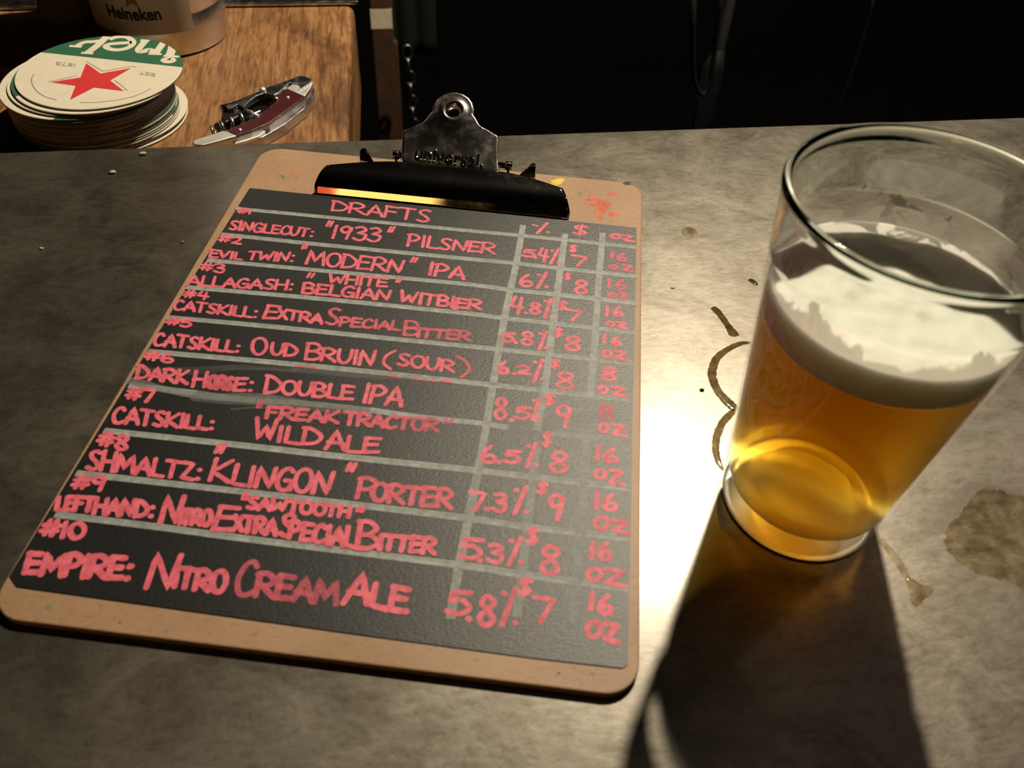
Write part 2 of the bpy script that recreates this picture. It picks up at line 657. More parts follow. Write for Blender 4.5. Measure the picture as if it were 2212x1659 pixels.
# wooden block behind the bar, and the cabinet it stands on
p_far, p_near = on(764, 8, ZW), on(752, 305, ZW)
dirv = (p_far - p_near).normalized()
x_at = lambda y: p_near.x + dirv.x / dirv.y * (y - p_near.y)
blk_top = [(x_at(0.004), 0.004, ZW), (x_at(0.292), 0.292, ZW), (-0.95, 0.292, ZW), (-0.95, 0.004, ZW)]
blk = slab('butcher_block', blk_top, (0, 0, -0.085), M_WOOD, None, 0.006, 4)
tag(blk, 'worn brown wooden block top carrying the coasters behind the bar', 'wooden block')
cab = empty('undercounter_cabinet')
tag(cab, 'dark cabinet under the brown wooden block behind the bar', 'cabinet')
box('body', -0.94, -0.185, 0.012, 0.280, ZF, ZW - 0.085, M_WALL, cab)
box('door', -0.93, -0.56, 0.280, 0.298, ZF + 0.06, ZW - 0.095, M_WALL, cab)
box('door', -0.555, -0.19, 0.280, 0.298, ZF + 0.06, ZW - 0.095, M_WALL, cab)

# grey rail at the far edge of the block
p0 = on(455, 12, ZW)
rail = slab('metal_ledge', [(-0.95, 0.281, ZW + 0.004), (x_at(0.285) + 0.004, 0.281, ZW + 0.004), (x_at(0.33) + 0.004, 0.345, ZW + 0.004), (-0.95, 0.345, ZW + 0.004)],
            (0, 0, -0.0035), M_STEEL, None, 0.001)
tag(rail, 'grey metal ledge along the far edge of the wooden block', 'ledge')

# ------------------------------------------------------------------ stroke lettering
GL = {
 'A': (1.0, 'l:0,0 .52,1 .98,0|l:.10,.36 .92,.30'),
 'B': (.9, 'l:.06,1 .02,0|c:.0,1 .5,1.02 .82,.80 .55,.56 .08,.50|c:.08,.50 .6,.52 .98,.26 .6,.02 .02,0'),
 'C': (.9, 'c:.95,.84 .72,1 .34,.86 .06,.46 .18,.08 .55,0 .98,.14'),
 'D': (1.0, 'l:.1,1 .02,0|c:.0,1 .45,.94 .98,.55 .72,.14 .02,0'),
 'E': (.85, 'l:.14,.98 .02,.02|l:.08,.98 .98,.96|l:.06,.52 .82,.54|l:.02,.02 .95,.06'),
 'F': (.85, 'l:.12,1 .02,0|l:.08,.98 1,.94|l:.08,.54 .8,.52'),
 'G': (.95, 'c:.92,.86 .66,1 .26,.84 .03,.42 .22,.05 .62,.0 .92,.22|l:.55,.44 .98,.44 .93,.04'),
 'H': (.95, 'l:.1,1 .0,0|l:.98,1 .9,0|l:.05,.50 .92,.50'),
 'I': (.30, 'l:.6,1 .4,0'),
 'K': (.95, 'l:.12,1 .02,0|l:.95,1 .1,.42 .98,0'),
 'L': (.80, 'l:.16,1 .04,.04 .98,.0'),
 'M': (1.25, 'l:.0,0 .14,1 .46,.22 .86,1 .98,0'),
 'N': (1.05, 'l:.02,0 .12,1 .80,.03 .98,1'),
 'O': (1.0, 'c:.5,1 .12,.80 .04,.36 .30,.02 .70,.04 .97,.46 .84,.88 .5,1'),
 'P': (.9, 'l:.14,.98 .02,0|c:.02,.96 .5,1.02 .95,.78 .62,.50 .10,.44'),
 'R': (1.0, 'l:.12,.96 .02,0|c:.0,.94 .5,1.02 .92,.78 .6,.52 .12,.44|l:.30,.46 .98,.02'),
 'S': (.85, 'c:.95,.92 .62,1 .22,.86 .30,.62 .70,.42 .86,.18 .5,.0 .02,.10'),
 'T': (.95, 'l:.0,.98 1,.95|l:.52,.95 .40,0'),
 'U': (.95, 'c:.08,1 .04,.4 .28,.03 .66,.06 .92,.45 .98,1'),
 'V': (.9, 'l:.0,1 .42,.02 1,1'),
 'W': (1.3, 'l:.02,1 .16,.02 .52,.68 .68,.02 1,1'),
 'X': (.85, 'l:.06,1 .96,.02|l:.92,1 .02,.0'),
 'Z': (.9, 'l:.06,.95 .88,.93 .10,.06 1,.0'),
 '0': (.9, 'c:.5,1 .1,.74 .08,.3 .45,.0 .88,.26 .92,.74 .5,1'),
 '1': (.32, 'l:.55,1 .4,0'),
 '2': (.85, 'c:.05,.80 .4,1 .85,.82 .66,.46 .1,.05|l:.1,.05 1,.02'),
 '3': (.85, 'c:.08,.92 .55,1 .88,.78 .34,.54|c:.34,.54 .95,.42 .8,.06 .4,.0 .02,.12'),
 '4': (.9, 'l:.35,1 .05,.45 .98,.42|l:.80,.95 .66,0'),
 '5': (.9, 'l:.95,.98 .22,.94 .12,.56|c:.12,.56 .60,.62 .92,.30 .5,.0 .02,.08'),
 '6': (.9, 'c:.55,1 .18,.66 .05,.24 .36,.0 .84,.10 .86,.36 .5,.46 .12,.26'),
 '7': (.85, 'l:.0,.95 .95,.96 .42,0'),
 '8': (.85, 'c:.52,.54 .12,.74 .42,1 .84,.82 .52,.54 .08,.26 .42,.0 .90,.20 .52,.54'),
 '9': (.85, 'c:.86,.80 .5,1 .10,.76 .36,.50 .84,.66 .88,.86|l:.88,.90 .68,0'),
 '#': (1.05, 'l:.42,1 .24,.05|l:.78,1 .62,.05|l:.12,.66 .98,.70|l:.02,.28 .90,.36'),
 '%': (.9, 'l:.92,1 .14,0|c:.22,.86 .30,.90 .30,.84|c:.86,.08 .94,.10 .92,.04'),
 '$': (.8, 'c:.92,.86 .5,.92 .12,.74 .5,.52 .88,.28 .5,.10 .06,.16|l:.58,1 .44,0'),
 '"': (.7, 'l:.34,1 .14,.2|l:.86,1 .64,.2'),
 ':': (.42, 'c:.5,.62 .6,.66 .55,.60|c:.36,.06 .48,.10 .44,.03'),
 '.': (.3, 'c:.35,.04 .6,.10 .5,.02'),
 '-': (.5, 'l:0,.5 1,.5'),
 '(': (.5, 'c:.98,1 .25,.7 .05,.3 .6,.0'),
 ')': (.5, 'c:.1,1 .75,.75 .95,.35 .4,.0'),
 ' ': (.5, ''),
}


def parse(ch):
    adv, s = GL[ch]
    st = []
    for part in s.split('|'):
        if not part:
            continue
        k, pts = part.split(':', 1) if part[1] == ':' else ('l', part)
        P = [tuple(map(float, q.split(','))) for q in pts.split()]
        st.append((k, P))
    return adv, st


class Ribbons:
    """flat marker strokes lying on one plane"""
    def __init__(self):
        self.v, self.f, self.a = [], [], []
        self.k = 0
        self.num = None

    def stroke(self, pts, w, alpha=0.93, z0=None, fade=0.0, rough=0.10, cap=True):
        P = [np.array((p[0], p[1])) for p in pts]
        zb = (z0 if z0 is not None else pts[0][2]) + self.k * 3.2e-6
        self.k += 1
        Q = [P[0]]
        for p in P[1:]:
            if np.linalg.norm(p - Q[-1]) > 1e-6:
                Q.append(p)
        P = Q
        n = len(P)
        if sum(np.linalg.norm(b_ - a_) for a_, b_ in zip(P[:-1], P[1:])) < w * 1.4 and np.linalg.norm(P[-1] - P[0]) < w * 0.9:
            c_ = np.mean(P, 0)
            ax_ = P[-1] - P[0]
            b = len(self.v)
            for i in range(14):
                t = 2 * PI * i / 14
                q = c_ + np.array((math.cos(t), math.sin(t))) * w * 0.56 * (1 + rough * rng.uniform(-1, 1)) + ax_ * 0.4 * math.cos(t)
                self.v.append((q[0], q[1], zb))
                self.a.append(alpha)
            self.f.append(tuple(range(b, b + 14)))
            return
        zz_ = [zb + 2.4e-6 * i / max(1, n - 1) for i in range(n)]
        wj = np.interp(np.linspace(0, 1, n), np.linspace(0, 1, 5), 1 + rough * rng.uniform(-1, 1, 5))
        aj = np.clip(np.interp(np.linspace(0, 1, n), np.linspace(0, 1, 4), alpha * (1 + 0.10 * rng.uniform(-1, 0.4, 4))) - fade * np.linspace(0, 1, n), 0.05, 1)
        L, Rr = [], []
        for i in range(n):
            d = P[min(i + 1, n - 1)] - P[max(i - 1, 0)]
            d = d / (np.linalg.norm(d) + 1e-12)
            nn = np.array((-d[1], d[0])) * w * 0.5 * wj[i]
            L.append(P[i] + nn)
            Rr.append(P[i] - nn)
        b = len(self.v)
        for i in range(n):
            self.v += [(L[i][0], L[i][1], zz_[i]), (Rr[i][0], Rr[i][1], zz_[i])]
            self.a += [aj[i], aj[i]]
        for i in range(n - 1):
            self.f.append((b + 2 * i, b + 2 * i + 1, b + 2 * i + 3, b + 2 * i + 2))
        if cap:
            for i, sgn in ((0, -1), (n - 1, 1)):
                d = (P[1] - P[0]) if i == 0 else (P[-1] - P[-2])
                d = d / (np.linalg.norm(d) + 1e-12) * sgn
                e = L[i] - P[i]
                r = np.linalg.norm(e)
                c0 = len(self.v)
                arc = []
                for k in range(1, 6):
                    t = PI * k / 6
                    q = P[i] + e * math.cos(t) + d * r * math.sin(t)
                    self.v.append((q[0], q[1], zz_[i]))
                    self.a.append(aj[i])
                    arc.append(c0 + k - 1)
                ring = [b + 2 * i] + arc + [b + 2 * i + 1]
                self.f.append(tuple(ring if sgn < 0 else ring[::-1]))

    def build(self, name, mat, parent):
        ob = mesh_obj(name, self.v, self.f, mat, parent)
        at = ob.data.attributes.new('ink', 'FLOAT', 'POINT')
        at.data.foreach_set('value', np.array(self.a, dtype=np.float32))
        return ob


def glyph(rb, ch, base, hv, z, w, alpha=0.93, fade=0.0, plane=None):
    """base(t)->px of the baseline at t in 0..1 over the glyph, hv(t)->(dx,dy) px of its full height"""
    _, st = parse(ch)
    for k, P in st:
        dense = catmull(P, 7) if k == 'c' else []
        if k == 'l':
            for a, b in zip(P[:-1], P[1:]):
                for q in np.linspace(0, 1, 5)[:-1]:
                    dense.append(np.array(a) * (1 - q) + np.array(b) * q)
            dense.append(np.array(P[-1]))
        pts = []
        jx, jy = rng.uniform(-.02, .02, 2)
        for g in dense:
            bx, by = base(g[0] + jx)
            hx, hy = hv(g[0])
            pts.append(on(bx + hx * (g[1] + jy), by + hy * (g[1] + jy), z))
        rb.stroke(pts, w, alpha, z, fade)


def word(rb, s, x0, y0, x1, y1, h0, h1, k=0.16, w=0.00165, alpha=0.93, z=None, al1=None, inset=True):
    z = ZS + 3e-5 if z is None else z
    adv = [parse(c)[0] for c in s]
    gap = 0.14
    tot = sum(adv) + gap * (len(s) - 1)
    if inset:
        ws = 5.0 + max(0, (y0 - 450)) / 800 * 4.0
        i0 = ws * 0.42
        x0 += i0
        x1 -= i0
        y0 -= i0 * 0.8
        y1 -= i0 * 0.8
        h0 -= i0 * 1.6
        h1 -= i0 * 1.6
    x1 -= k * h1 * 0.6
    a = 0.0
    for n_, (c, ad) in enumerate(zip(s, adv)):
        t0, t1 = a / tot, (a + ad) / tot
        jit = rng.uniform(-0.04, 0.04)
        def base(g, t0=t0, t1=t1):
            t = t0 + (t1 - t0) * g
            return x0 + (x1 - x0) * t, y0 + (y1 - y0) * t
        def hv(g, t0=t0, t1=t1, jit=jit):
            t = t0 + (t1 - t0) * g
            h = (h0 + (h1 - h0) * t) * (1 + jit)
            return k * h, -h
        al = alpha if al1 is None else alpha + (al1 - alpha) * t0
        glyph(rb, c, base, hv, z, w, al)
        a += ad + gap


def boxc(rb, org, sc, items, w=0.00185, k=0.10, alpha=0.93):
    """single characters given as boxes in an enlarged view (org, sc)"""
    rb = rb.num or rb
    for it in items:
        ch, X0, Y0, X1, Y1 = it[:5]
        al = it[5] if len(it) > 5 else alpha
        x0, y0, x1, y1 = org[0] + sc * X0, org[1] + sc * Y0, org[0] + sc * X1, org[1] + sc * Y1
        i0 = (5.0 + max(0, y0 - 450) / 800 * 4.5) * 0.42
        if ch == '.':
            rb.stroke([on(x0, y0, ZS + 3e-5), on(x0 + 1.5, y0 + .5, ZS + 3e-5)], w * 1.05, al, ZS + 3e-5)
            continue
        x0, x1, y0, y1 = x0 + i0, x1 - i0, y0 + i0, y1 - i0
        h = max(y1 - y0, 2)
        sl = 0.12 * (x1 - x0) if ch != '%' else 0
        kk = 0.0 if ch in '%' else k
        x1 -= kk * h * 0.6
        base = lambda g: (x0 + (x1 - x0) * g, y1 - sl * 0.5 + sl * g)
        hv = lambda g: (kk * h, -(h - sl * 0.5))
        glyph(rb, ch, base, hv, ZS + 3e-5, w if ch != '$' else w * 0.85, al)


# ------------------------------------------------------------------ clipboard
clipboard = empty('clipboard')
tag(clipboard, 'brown hardboard clipboard with chrome clip lying on the bar', 'clipboard')
BW, BH = 0.2286, 0.3155


def rounded_rect(u0, v0, u1, v1, r, n=10):
    pts = []
    for (cu, cv, a0) in ((u1 - r, v0 + r, -90), (u1 - r, v1 - r, 0), (u0 + r, v1 - r, 90), (u0 + r, v0 + r, 180)):
        for i in range(n + 1):
            a = math.radians(a0 + 90 * i / n)
            pts.append((cu + r * math.cos(a), cv + r * math.sin(a)))
    return pts


board = slab('board', [BD(u, v, 0) for u, v in rounded_rect(0, 0, BW, BH, 0.0125)], (0, 0, -0.0034), M_BOARD, clipboard, 0.0006, 2)

# paint spatters and marks on the board
def blob(name, cx_, cy_, rx, ry, z, mat, parent, n=18, jit=0.25, alpha=None):
    pts = []
    ph = rng.uniform(0, 6.28, 3)
    for i in range(n):
        a = 2 * PI * i / n
        k = 1 + jit * (0.6 * math.sin(2 * a + ph[0]) + 0.5 * math.sin(3 * a + ph[1]) + 0.4 * math.sin(5 * a + ph[2]))
        pts.append(on(cx_ + rx * k * math.cos(a), cy_ + ry * k * math.sin(a), z))
    return pts


def blobs(name, specs, z, mat, parent, alphas=None):
    v, f, al = [], [], []
    for i, s in enumerate(specs):
        p = blob(name, *s[:4], z + i * 1e-6, mat, parent)
        b = len(v)
        v += p
        f.append(tuple(range(b, b + len(p)))[::-1])
        al += [s[4] if len(s) > 4 else 0.8] * len(p)
    ob = mesh_obj(name, v, f, mat, parent)
    at = ob.data.attributes.new('ink', 'FLOAT', 'POINT')
    at.data.foreach_set('value', np.array(al, dtype=np.float32))
    return ob


M_SPL_R = mat_ink('red_marker_spot', (0.75, 0.10, 0.06), (0.85, 0.18, 0.08))
M_SPL_G = mat_ink('green_marker_spot', (0.10, 0.30, 0.10), (0.18, 0.40, 0.16))
M_SPL_Y = mat_ink('yellow_marker_spot', (0.80, 0.62, 0.05), (0.9, 0.7, 0.1))
red = []
for i in range(16):
    a, r = rng.uniform(0, 6.28), rng.uniform(0.1, 1)
    red.append((1300 + 38 * r * math.cos(a), 443 + 30 * r * math.sin(a), rng.uniform(3, 9), rng.uniform(2, 5), rng.uniform(.35, .8)))
red += [(1291, 461, 6, 4, .85), (1330, 461, 8, 4, .8), (1281, 427, 7, 4, .8), (1322, 420, 5, 4, .7), (1305, 443, 18, 9, .4)]
red += [(600, 376, 4, 2.5, .7), (631, 374, 4, 3, .7), (614, 388, 4, 2, .6), (640, 385, 3, 2, .6)]
spat = blobs('marker_spatter', red, ZB + 2e-5, M_SPL_R, clipboard)
spat['kind'] = 'stuff'
spat = blobs('marker_spatter', [(611, 381, 5, 4, .6), (622, 384, 4, 2, .5), (1252, 418, 5, 3, .4), (1275, 430, 6, 3, .35), (104, 1311, 9, 6, .45)], ZB + 2.2e-5, M_SPL_G, clipboard)
spat['kind'] = 'stuff'
spat = blobs('marker_spatter', [(1205, 392, 13, 7, .75), (1196, 398, 9, 4, .5)], ZB + 2.4e-5, M_SPL_Y, clipboard)
spat['kind'] = 'stuff'
M_BURN = mat_ink('dark_burn', (0.02, 0.012, 0.008), (0.03, 0.018, 0.01))
for sp_ in [(1355, 396, 10, 3.5, .95), (259, 1345, 2.5, 2, .7), (1207, 1454, 4, 2, .6), (1280, 1456, 5, 1.5, .5)]:
    blobs('burn_mark', [sp_], ZB + 2.6e-5, M_BURN, clipboard)

# clip: curved jaw, raised lever, ears, hinge pin
U0, U1 = 0.0426, 0.1880
prof = [(0.2721, 0.0004), (0.2726, 0.0018), (0.2731, 0.0032), (0.2737, 0.0046), (0.2746, 0.0062), (0.2760, 0.0080), (0.2784, 0.0099), (0.2815, 0.0114), (0.2850, 0.0124), (0.2885, 0.0131), (0.2916, 0.0137)]
pr = catmull([np.array(q) for q in prof], 4)
bm = bmesh.new()
NU = 72
rows = []
for i, (v, w) in enumerate(pr):
    s = i / (len(pr) - 1)
    e = 1 - math.sqrt(max(0.0, 1 - max(0.0, (s - 0.12) / 0.88) ** 2.2))
    lo = U0 + 0.020 * e + (0.028 * max(0, s - 0.75) / 0.25 if s > 0.75 else 0)
    hi = U1 - 0.020 * e - (0.022 * max(0, s - 0.75) / 0.25 if s > 0.75 else 0)
    lo, hi = min(lo, 0.0905), max(hi, 0.1457)
    rows.append([bm.verts.new(BD(lo + (hi - lo) * k / NU, v, w)) for k in range(NU + 1)])
for a, b in zip(rows[:-1], rows[1:]):
    for k in range(NU):
        bm.faces.new((a[k], a[k + 1], b[k + 1], b[k]))
jaw = bm_obj('clip_jaw', bm, M_CHROME, clipboard, smooth=True)
m = jaw.modifiers.new('sheet', 'SOLIDIFY')
m.thickness = 0.0008
m.offset = -1 if False else 0

# lever plate, tilted 30 degrees
PHI = math.radians(30)
LV0 = Vector((0, 0.2916, 0.0137))


def LV(u, s, d=0.0):
    """lever coordinates: u across, s up the plate, d out of its front face"""
    return BD(u, LV0.y + s * math.cos(PHI) - d * math.sin(PHI), LV0.z + s * math.sin(PHI) + d * math.cos(PHI))


hc_u, hc_s, hr = 0.1146, 0.0357, 0.0053
outl = [(0.0903, -0.0004), (0.0888, 0.006), (0.0876, 0.0196), (0.0884, 0.0203)]
outl += [(0.0915, 0.0213), (0.0955, 0.0236), (0.0990, 0.0275), (0.1015, 0.0325)]
for i in range(0, 11):
    a = math.radians(190 - 20 * i)
    outl.append((hc_u + 0.0120 * math.cos(a), hc_s + 0.0005 + 0.0118 * math.sin(a)))
outl += [(0.1280, 0.0325), (0.1310, 0.0277), (0.1355, 0.0244), (0.1410, 0.0226), (0.1425, 0.0217), (0.1440, 0.006), (0.1457, -0.0004)]


def ring_resample(pts, n):
    P = [np.array(p) for p in pts] + [np.array(pts[0])]
    d = [0]
    for a, b in zip(P[:-1], P[1:]):
        d.append(d[-1] + np.linalg.norm(b - a))
    out = []
    for q in np.linspace(0, d[-1], n, endpoint=False):
        i = max(j for j in range(len(d) - 1) if d[j] <= q)
        t = (q - d[i]) / (d[i + 1] - d[i])
        out.append(P[i] * (1 - t) + P[i + 1] * t)
    return out


oo = ring_resample(outl, 160)
bm = bmesh.new()
angs = [math.atan2(p[1] - hc_s, p[0] - hc_u) for p in oo]
loops = []
# hole wall back, hole lip (raised eyelet), dish, plate, rim turned back
def hole(r, d):
    return [bm.verts.new(LV(hc_u + r * math.cos(a), hc_s + r * math.sin(a), d)) for a in angs]
loops.append(hole(0.0036, -0.0034))
loops.append(hole(0.0038, -0.0012))
loops.append(hole(0.0046, 0.0001))
loops.append(hole(0.0056, 0.0007))
loops.append(hole(0.0068, 0.0005))
loops.append(hole(0.0078, -0.0002))
loops.append([bm.verts.new(LV(p[0] + (hc_u - p[0]) * 0.0 * 1, p[1], 0)) for p in
              [(hc_u + (q[0] - hc_u) * (1 - 0.0016 / max(0.002, math.hypot(q[0] - hc_u, q[1] - hc_s))), hc_s + (q[1] - hc_s) * (1 - 0.0016 / max(0.002, math.hypot(q[0] - hc_u, q[1] - hc_s)))) for q in oo]])
loops.append([bm.verts.new(LV(p[0], p[1], 0.0)) for p in
              [(hc_u + (q[0] - hc_u) * (1 - 0.0007 / max(0.002, math.hypot(q[0] - hc_u, q[1] - hc_s))), hc_s + (q[1] - hc_s) * (1 - 0.0007 / max(0.002, math.hypot(q[0] - hc_u, q[1] - hc_s)))) for q in oo]])
loops.append([bm.verts.new(LV(p[0], p[1], -0.0006)) for p in oo])
loops.append([bm.verts.new(LV(p[0], p[1], -0.0026)) for p in oo])
for a, b in zip(loops[:-1], loops[1:]):
    for i in range(160):
        j = (i + 1) % 160
        bm.faces.new((a[i], a[j], b[j], b[i]))
lever = bm_obj('clip_lever', bm, M_LEVER, clipboard, smooth=True)
m = lever.modifiers.new('sheet', 'SOLIDIFY')
m.thickness = 0.0005
m.offset = 0


def text_mesh(body, size, bold=0.0, bev=0.0):
    cu = bpy.data.curves.new('lettering_curve', 'FONT')
    cu.body = body
    cu.size = size
    cu.align_x = 'CENTER'
    cu.resolution_u = 3
    cu.extrude = size * 0.02
    cu.offset = bold
    cu.bevel_depth = bev
    cu.bevel_resolution = 2
    tmp = bpy.data.objects.new('lettering_tmp', cu)
    scene.collection.objects.link(tmp)
    dg = bpy.context.evaluated_depsgraph_get()
    me = bpy.data.meshes.new_from_object(tmp.evaluated_get(dg))
    co = np.zeros(len(me.vertices) * 3)
    me.vertices.foreach_get('co', co)
    fs = [tuple(p.vertices) for p in me.polygons]
    bpy.data.objects.remove(tmp)
    bpy.data.curves.remove(cu)
    bpy.data.meshes.remove(me)
    return co.reshape(-1, 3), fs


co, fs = text_mesh('universal.', 0.0108, -0.0001, 0.00035)
emb = mesh_obj('embossed_lettering', [LV(0.1168 + c[0] * 0.98 - 0.0005, 0.0022 + c[1] + c[0] * -0.03, 0.0003 + c[2] * 1.5) for c in co], fs, M_CHROME, lever)
emb['label'] = 'raised chrome lettering'
# two scratch-like ribs under the lettering
for du in (0.0, 0.0048):
    tube('pressed_rib', [LV(0.1125 + du, -0.0035, 0.0004), LV(0.1160 + du, -0.0095, 0.0002)], 0.00035, M_CHROME, jaw, 6)

# ears of the base plate, seen over the jaw
EP, EN = BD(0, 0.2955, 0), (BD(0, 1, 0) - BD(0, 0, 0)).normalized()
for pts in ([(777, 356), (776, 328), (780, 323), (787, 322), (791, 326), (809, 356)], [(1117, 384), (1145, 358), (1150, 354), (1157, 356), (1158, 362), (1156, 392)]):
    slab('clip_ear', [onp(u, v, EP, EN) for u, v in pts], EN * 0.0014, M_CHROME, clipboard, 0.0003)
bp = slab('clip_base_plate', [BD(u, v, 0.0011) for u, v in rounded_rect(0.064, 0.283, 0.168, 0.306, 0.003, 4)], (0, 0, -0.0011), M_CHROME, clipboard, 0.0003)
tube('hinge_pin', [BD(0.0845, 0.302, 0.0115), BD(0.1500, 0.302, 0.0115)], 0.0017, M_CHROME, clipboard, 12)
for u in (0.0845, 0.150):
    tube('hinge_knuckle', [BD(u - 0.002, 0.302, 0.0115), BD(u + 0.002, 0.302, 0.0115)], 0.0026, M_CHROME, clipboard, 14)
    box_pts = [BD(u - 0.0007, 0.2995, 0.0112), BD(u - 0.0007, 0.3045, 0.0112), BD(u - 0.0007, 0.3045, 0.0011), BD(u - 0.0007, 0.2995, 0.0011)]
    slab('hinge_bracket', box_pts, BD(0.0014, 0, 0) - BD(0, 0, 0), M_CHROME, clipboard)

# ------------------------------------------------------------------ menu sheet
menu = empty('menu_sheet')
tag(menu, 'black menu sheet with pink handwriting held in the clipboard', 'menu')
sheet_px = [(539.5, 406), (1375, 492), (1370.7, 722.6), (1365.6, 944), (1364, 1049), (1356, 1434), (1345, 1443), (1150, 1421), (750, 1367), (35, 1267), (20, 1244), (372, 670)]
sp = [on(u, v, ZS) for u, v in sheet_px]
slab('paper', sp, (0, 0, -0.00035), M_SHEET, menu)

ZR = ZS + 1.2e-5
H = [
 [(513, 450), (560, 455), (1000, 497), (1120, 508), (1211, 517), (1290, 525), (1375, 534)],
 [(478, 505.7), (700, 529), (1000, 558), (1107, 568), (1205, 579), (1375, 597)],
 [(447, 561.5), (700, 585), (1000, 613), (1094, 625), (1200, 636), (1375, 655)],
 [(402, 620), (700, 646), (1000, 676), (1086, 687), (1200, 699), (1371, 718)],
 [(361, 685), (560, 703), (800, 727), (1071, 754), (1180, 765), (1367, 785)],
 [(319, 759), (560, 780), (800, 803), (1058, 831), (1364, 864)],
 [(278, 833), (350, 840), (424, 849)],
 [(224, 930), (550, 965), (700, 982), (1000, 1013), (1145, 1030), (1364, 1056)],
 [(164, 1022), (550, 1065), (1000, 1118), (1129, 1137), (1361, 1163)],
 [(119, 1111), (340, 1138), (550, 1166), (982, 1219), (1116, 1239), (1358, 1272)],
]
for hl in H:
    rb = Ribbons()
    P = catmull(hl, 10)
    P = [on(p[0], p[1], ZR) for p in P]
    rb.stroke(P, 0.0031, 0.80, ZR, rough=0.05, cap=False)
    rb.stroke([Vector((p.x + 0.0001, p.y + 0.0006, p.z)) for p in P], 0.0009, 0.5, ZR, rough=0.2, cap=False)
    rb.build('ruled_line', M_RULE, menu)
for seg_, al in (([(800, 886), (930, 903), (1036, 914), (1098, 924)], .75), ([(1180, 936), (1364, 950)], .6), ([(424, 849), (500, 860), (560, 866), (640, 870), (720, 877), (800, 886)], .45)):
    rb = Ribbons()
    rb.stroke([on(p[0], p[1], ZR) for p in catmull(seg_, 10)], 0.0030, al, ZR, cap=False)
    rb.build('ruled_line', M_RULE, menu)
V = [
 ([(1130, 486), (1116, 565), (1088, 697), (1049.5, 925), (1032, 1020), (990, 1232), (973, 1337)], .78),
 ([(1221, 505), (1211, 578), (1194, 705), (1177, 836), (1160, 930)], .80),
 ([(1160, 960), (1155, 1000), (1135.6, 1165), (1116, 1333)], .62),
 ([(1302, 503), (1294, 600), (1285, 737), (1275, 850)], .80),
 ([(1266, 950), (1261.5, 1049), (1248, 1215), (1238, 1343)], .58),
]
for vl, al in V:
    rb = Ribbons()
    P = [on(p[0], p[1], ZR + 4e-6) for p in catmull(vl, 8)]
    rb.stroke(P, 0.0034, al, ZR + 4e-6, rough=0.06, cap=False, fade=0.12)
    rb.build('ruled_line', M_RULE, menu)
rb = Ribbons()
for pts, w, al in (([(300, 800), (420, 797), (520, 792), (620, 798), (720, 806), (830, 815)], 0.0030, .10), ([(305, 806), (420, 806), (520, 797), (640, 800)], 0.0012, .10),
                   ([(282, 822), (360, 842), (450, 856), (560, 858), (660, 872)], 0.0040, .30), ([(290, 828), (400, 852), (520, 866), (600, 872)], 0.0022, .30),
                   ([(424, 856), (500, 864), (600, 868), (720, 884), (800, 893)], 0.0052, .20), ([(500, 884), (560, 880), (640, 884)], 0.0010, .18),
                   ([(640, 795), (760, 806), (900, 816)], 0.0046, .10), ([(1090, 925), (1150, 925), (1250, 905), (1330, 900)], 0.006, .10)):
    rb.stroke([on(p[0], p[1], ZR + 6e-6) for p in catmull(pts, 10)], w, al, ZR + 6e-6, rough=0.3)
rb.build('wiped_smear', M_WIPE, menu)


def entry(fn, alt=None):
    rb = Ribbons()
    rb.num = Ribbons()
    fn(rb)
    rb.num.build('handwritten_figures', M_INK, menu)
    return rb.build('handwriting', M_INK, menu)


Z2, S2 = (950, 440), 0.21248
Z4, S4 = (800, 700), 0.27125
Z7, S7 = (930, 950), 0.33153


def row0(r):
    word(r, 'DRAFTS', 714, 456, 932, 482, 25, 28, .1, .0017)
    r.num.stroke([on(1151, 485.5, ZS + 3e-5), on(1160, 488, ZS + 3e-5)], .0015, .9, ZS + 3e-5)
    r.num.stroke([on(1182, 482, ZS + 3e-5), on(1160, 504, ZS + 3e-5)], .0019, .9, ZS + 3e-5)
    r.num.stroke([on(1183, 501, ZS + 3e-5), on(1185, 501.5, ZS + 3e-5)], .0018, .9, ZS + 3e-5)
    boxc(r, Z2, S2, [('$', 1340, 195, 1520, 330), ('O', 1728, 295, 1850, 362), ('Z', 1840, 305, 1980, 388)])


def row1(r):
    word(r, '#1', 511, 461, 545, 464, 13, 14, .15, .0015)
    word(r, 'SINGLECUT:', 493, 497, 681, 514, 23, 21, .2)
    word(r, '"', 701, 493, 722, 494, 17, 17, .3)
    word(r, '1933', 713, 515.5, 826, 524, 31, 31, .25, .0018)
    word(r, '"', 834, 505, 855, 506, 17, 17, .3)
    word(r, 'PILSNER', 877, 533, 1072, 551, 29, 25, .12, .0018)
    boxc(r, Z2, S2, [('5', 830, 450, 985, 548), ('.', 965, 545, 975, 560), ('4', 985, 440, 1110, 600), ('%', 1100, 450, 1225, 622), ('$', 1310, 408, 1400, 500), ('7', 1322, 508, 1505, 642),
                     ('1', 1730, 475, 1770, 575, .7), ('6', 1790, 492, 1915, 590, .75), ('O', 1710, 612, 1820, 670, .75), ('Z', 1840, 610, 1978, 695, .75)])


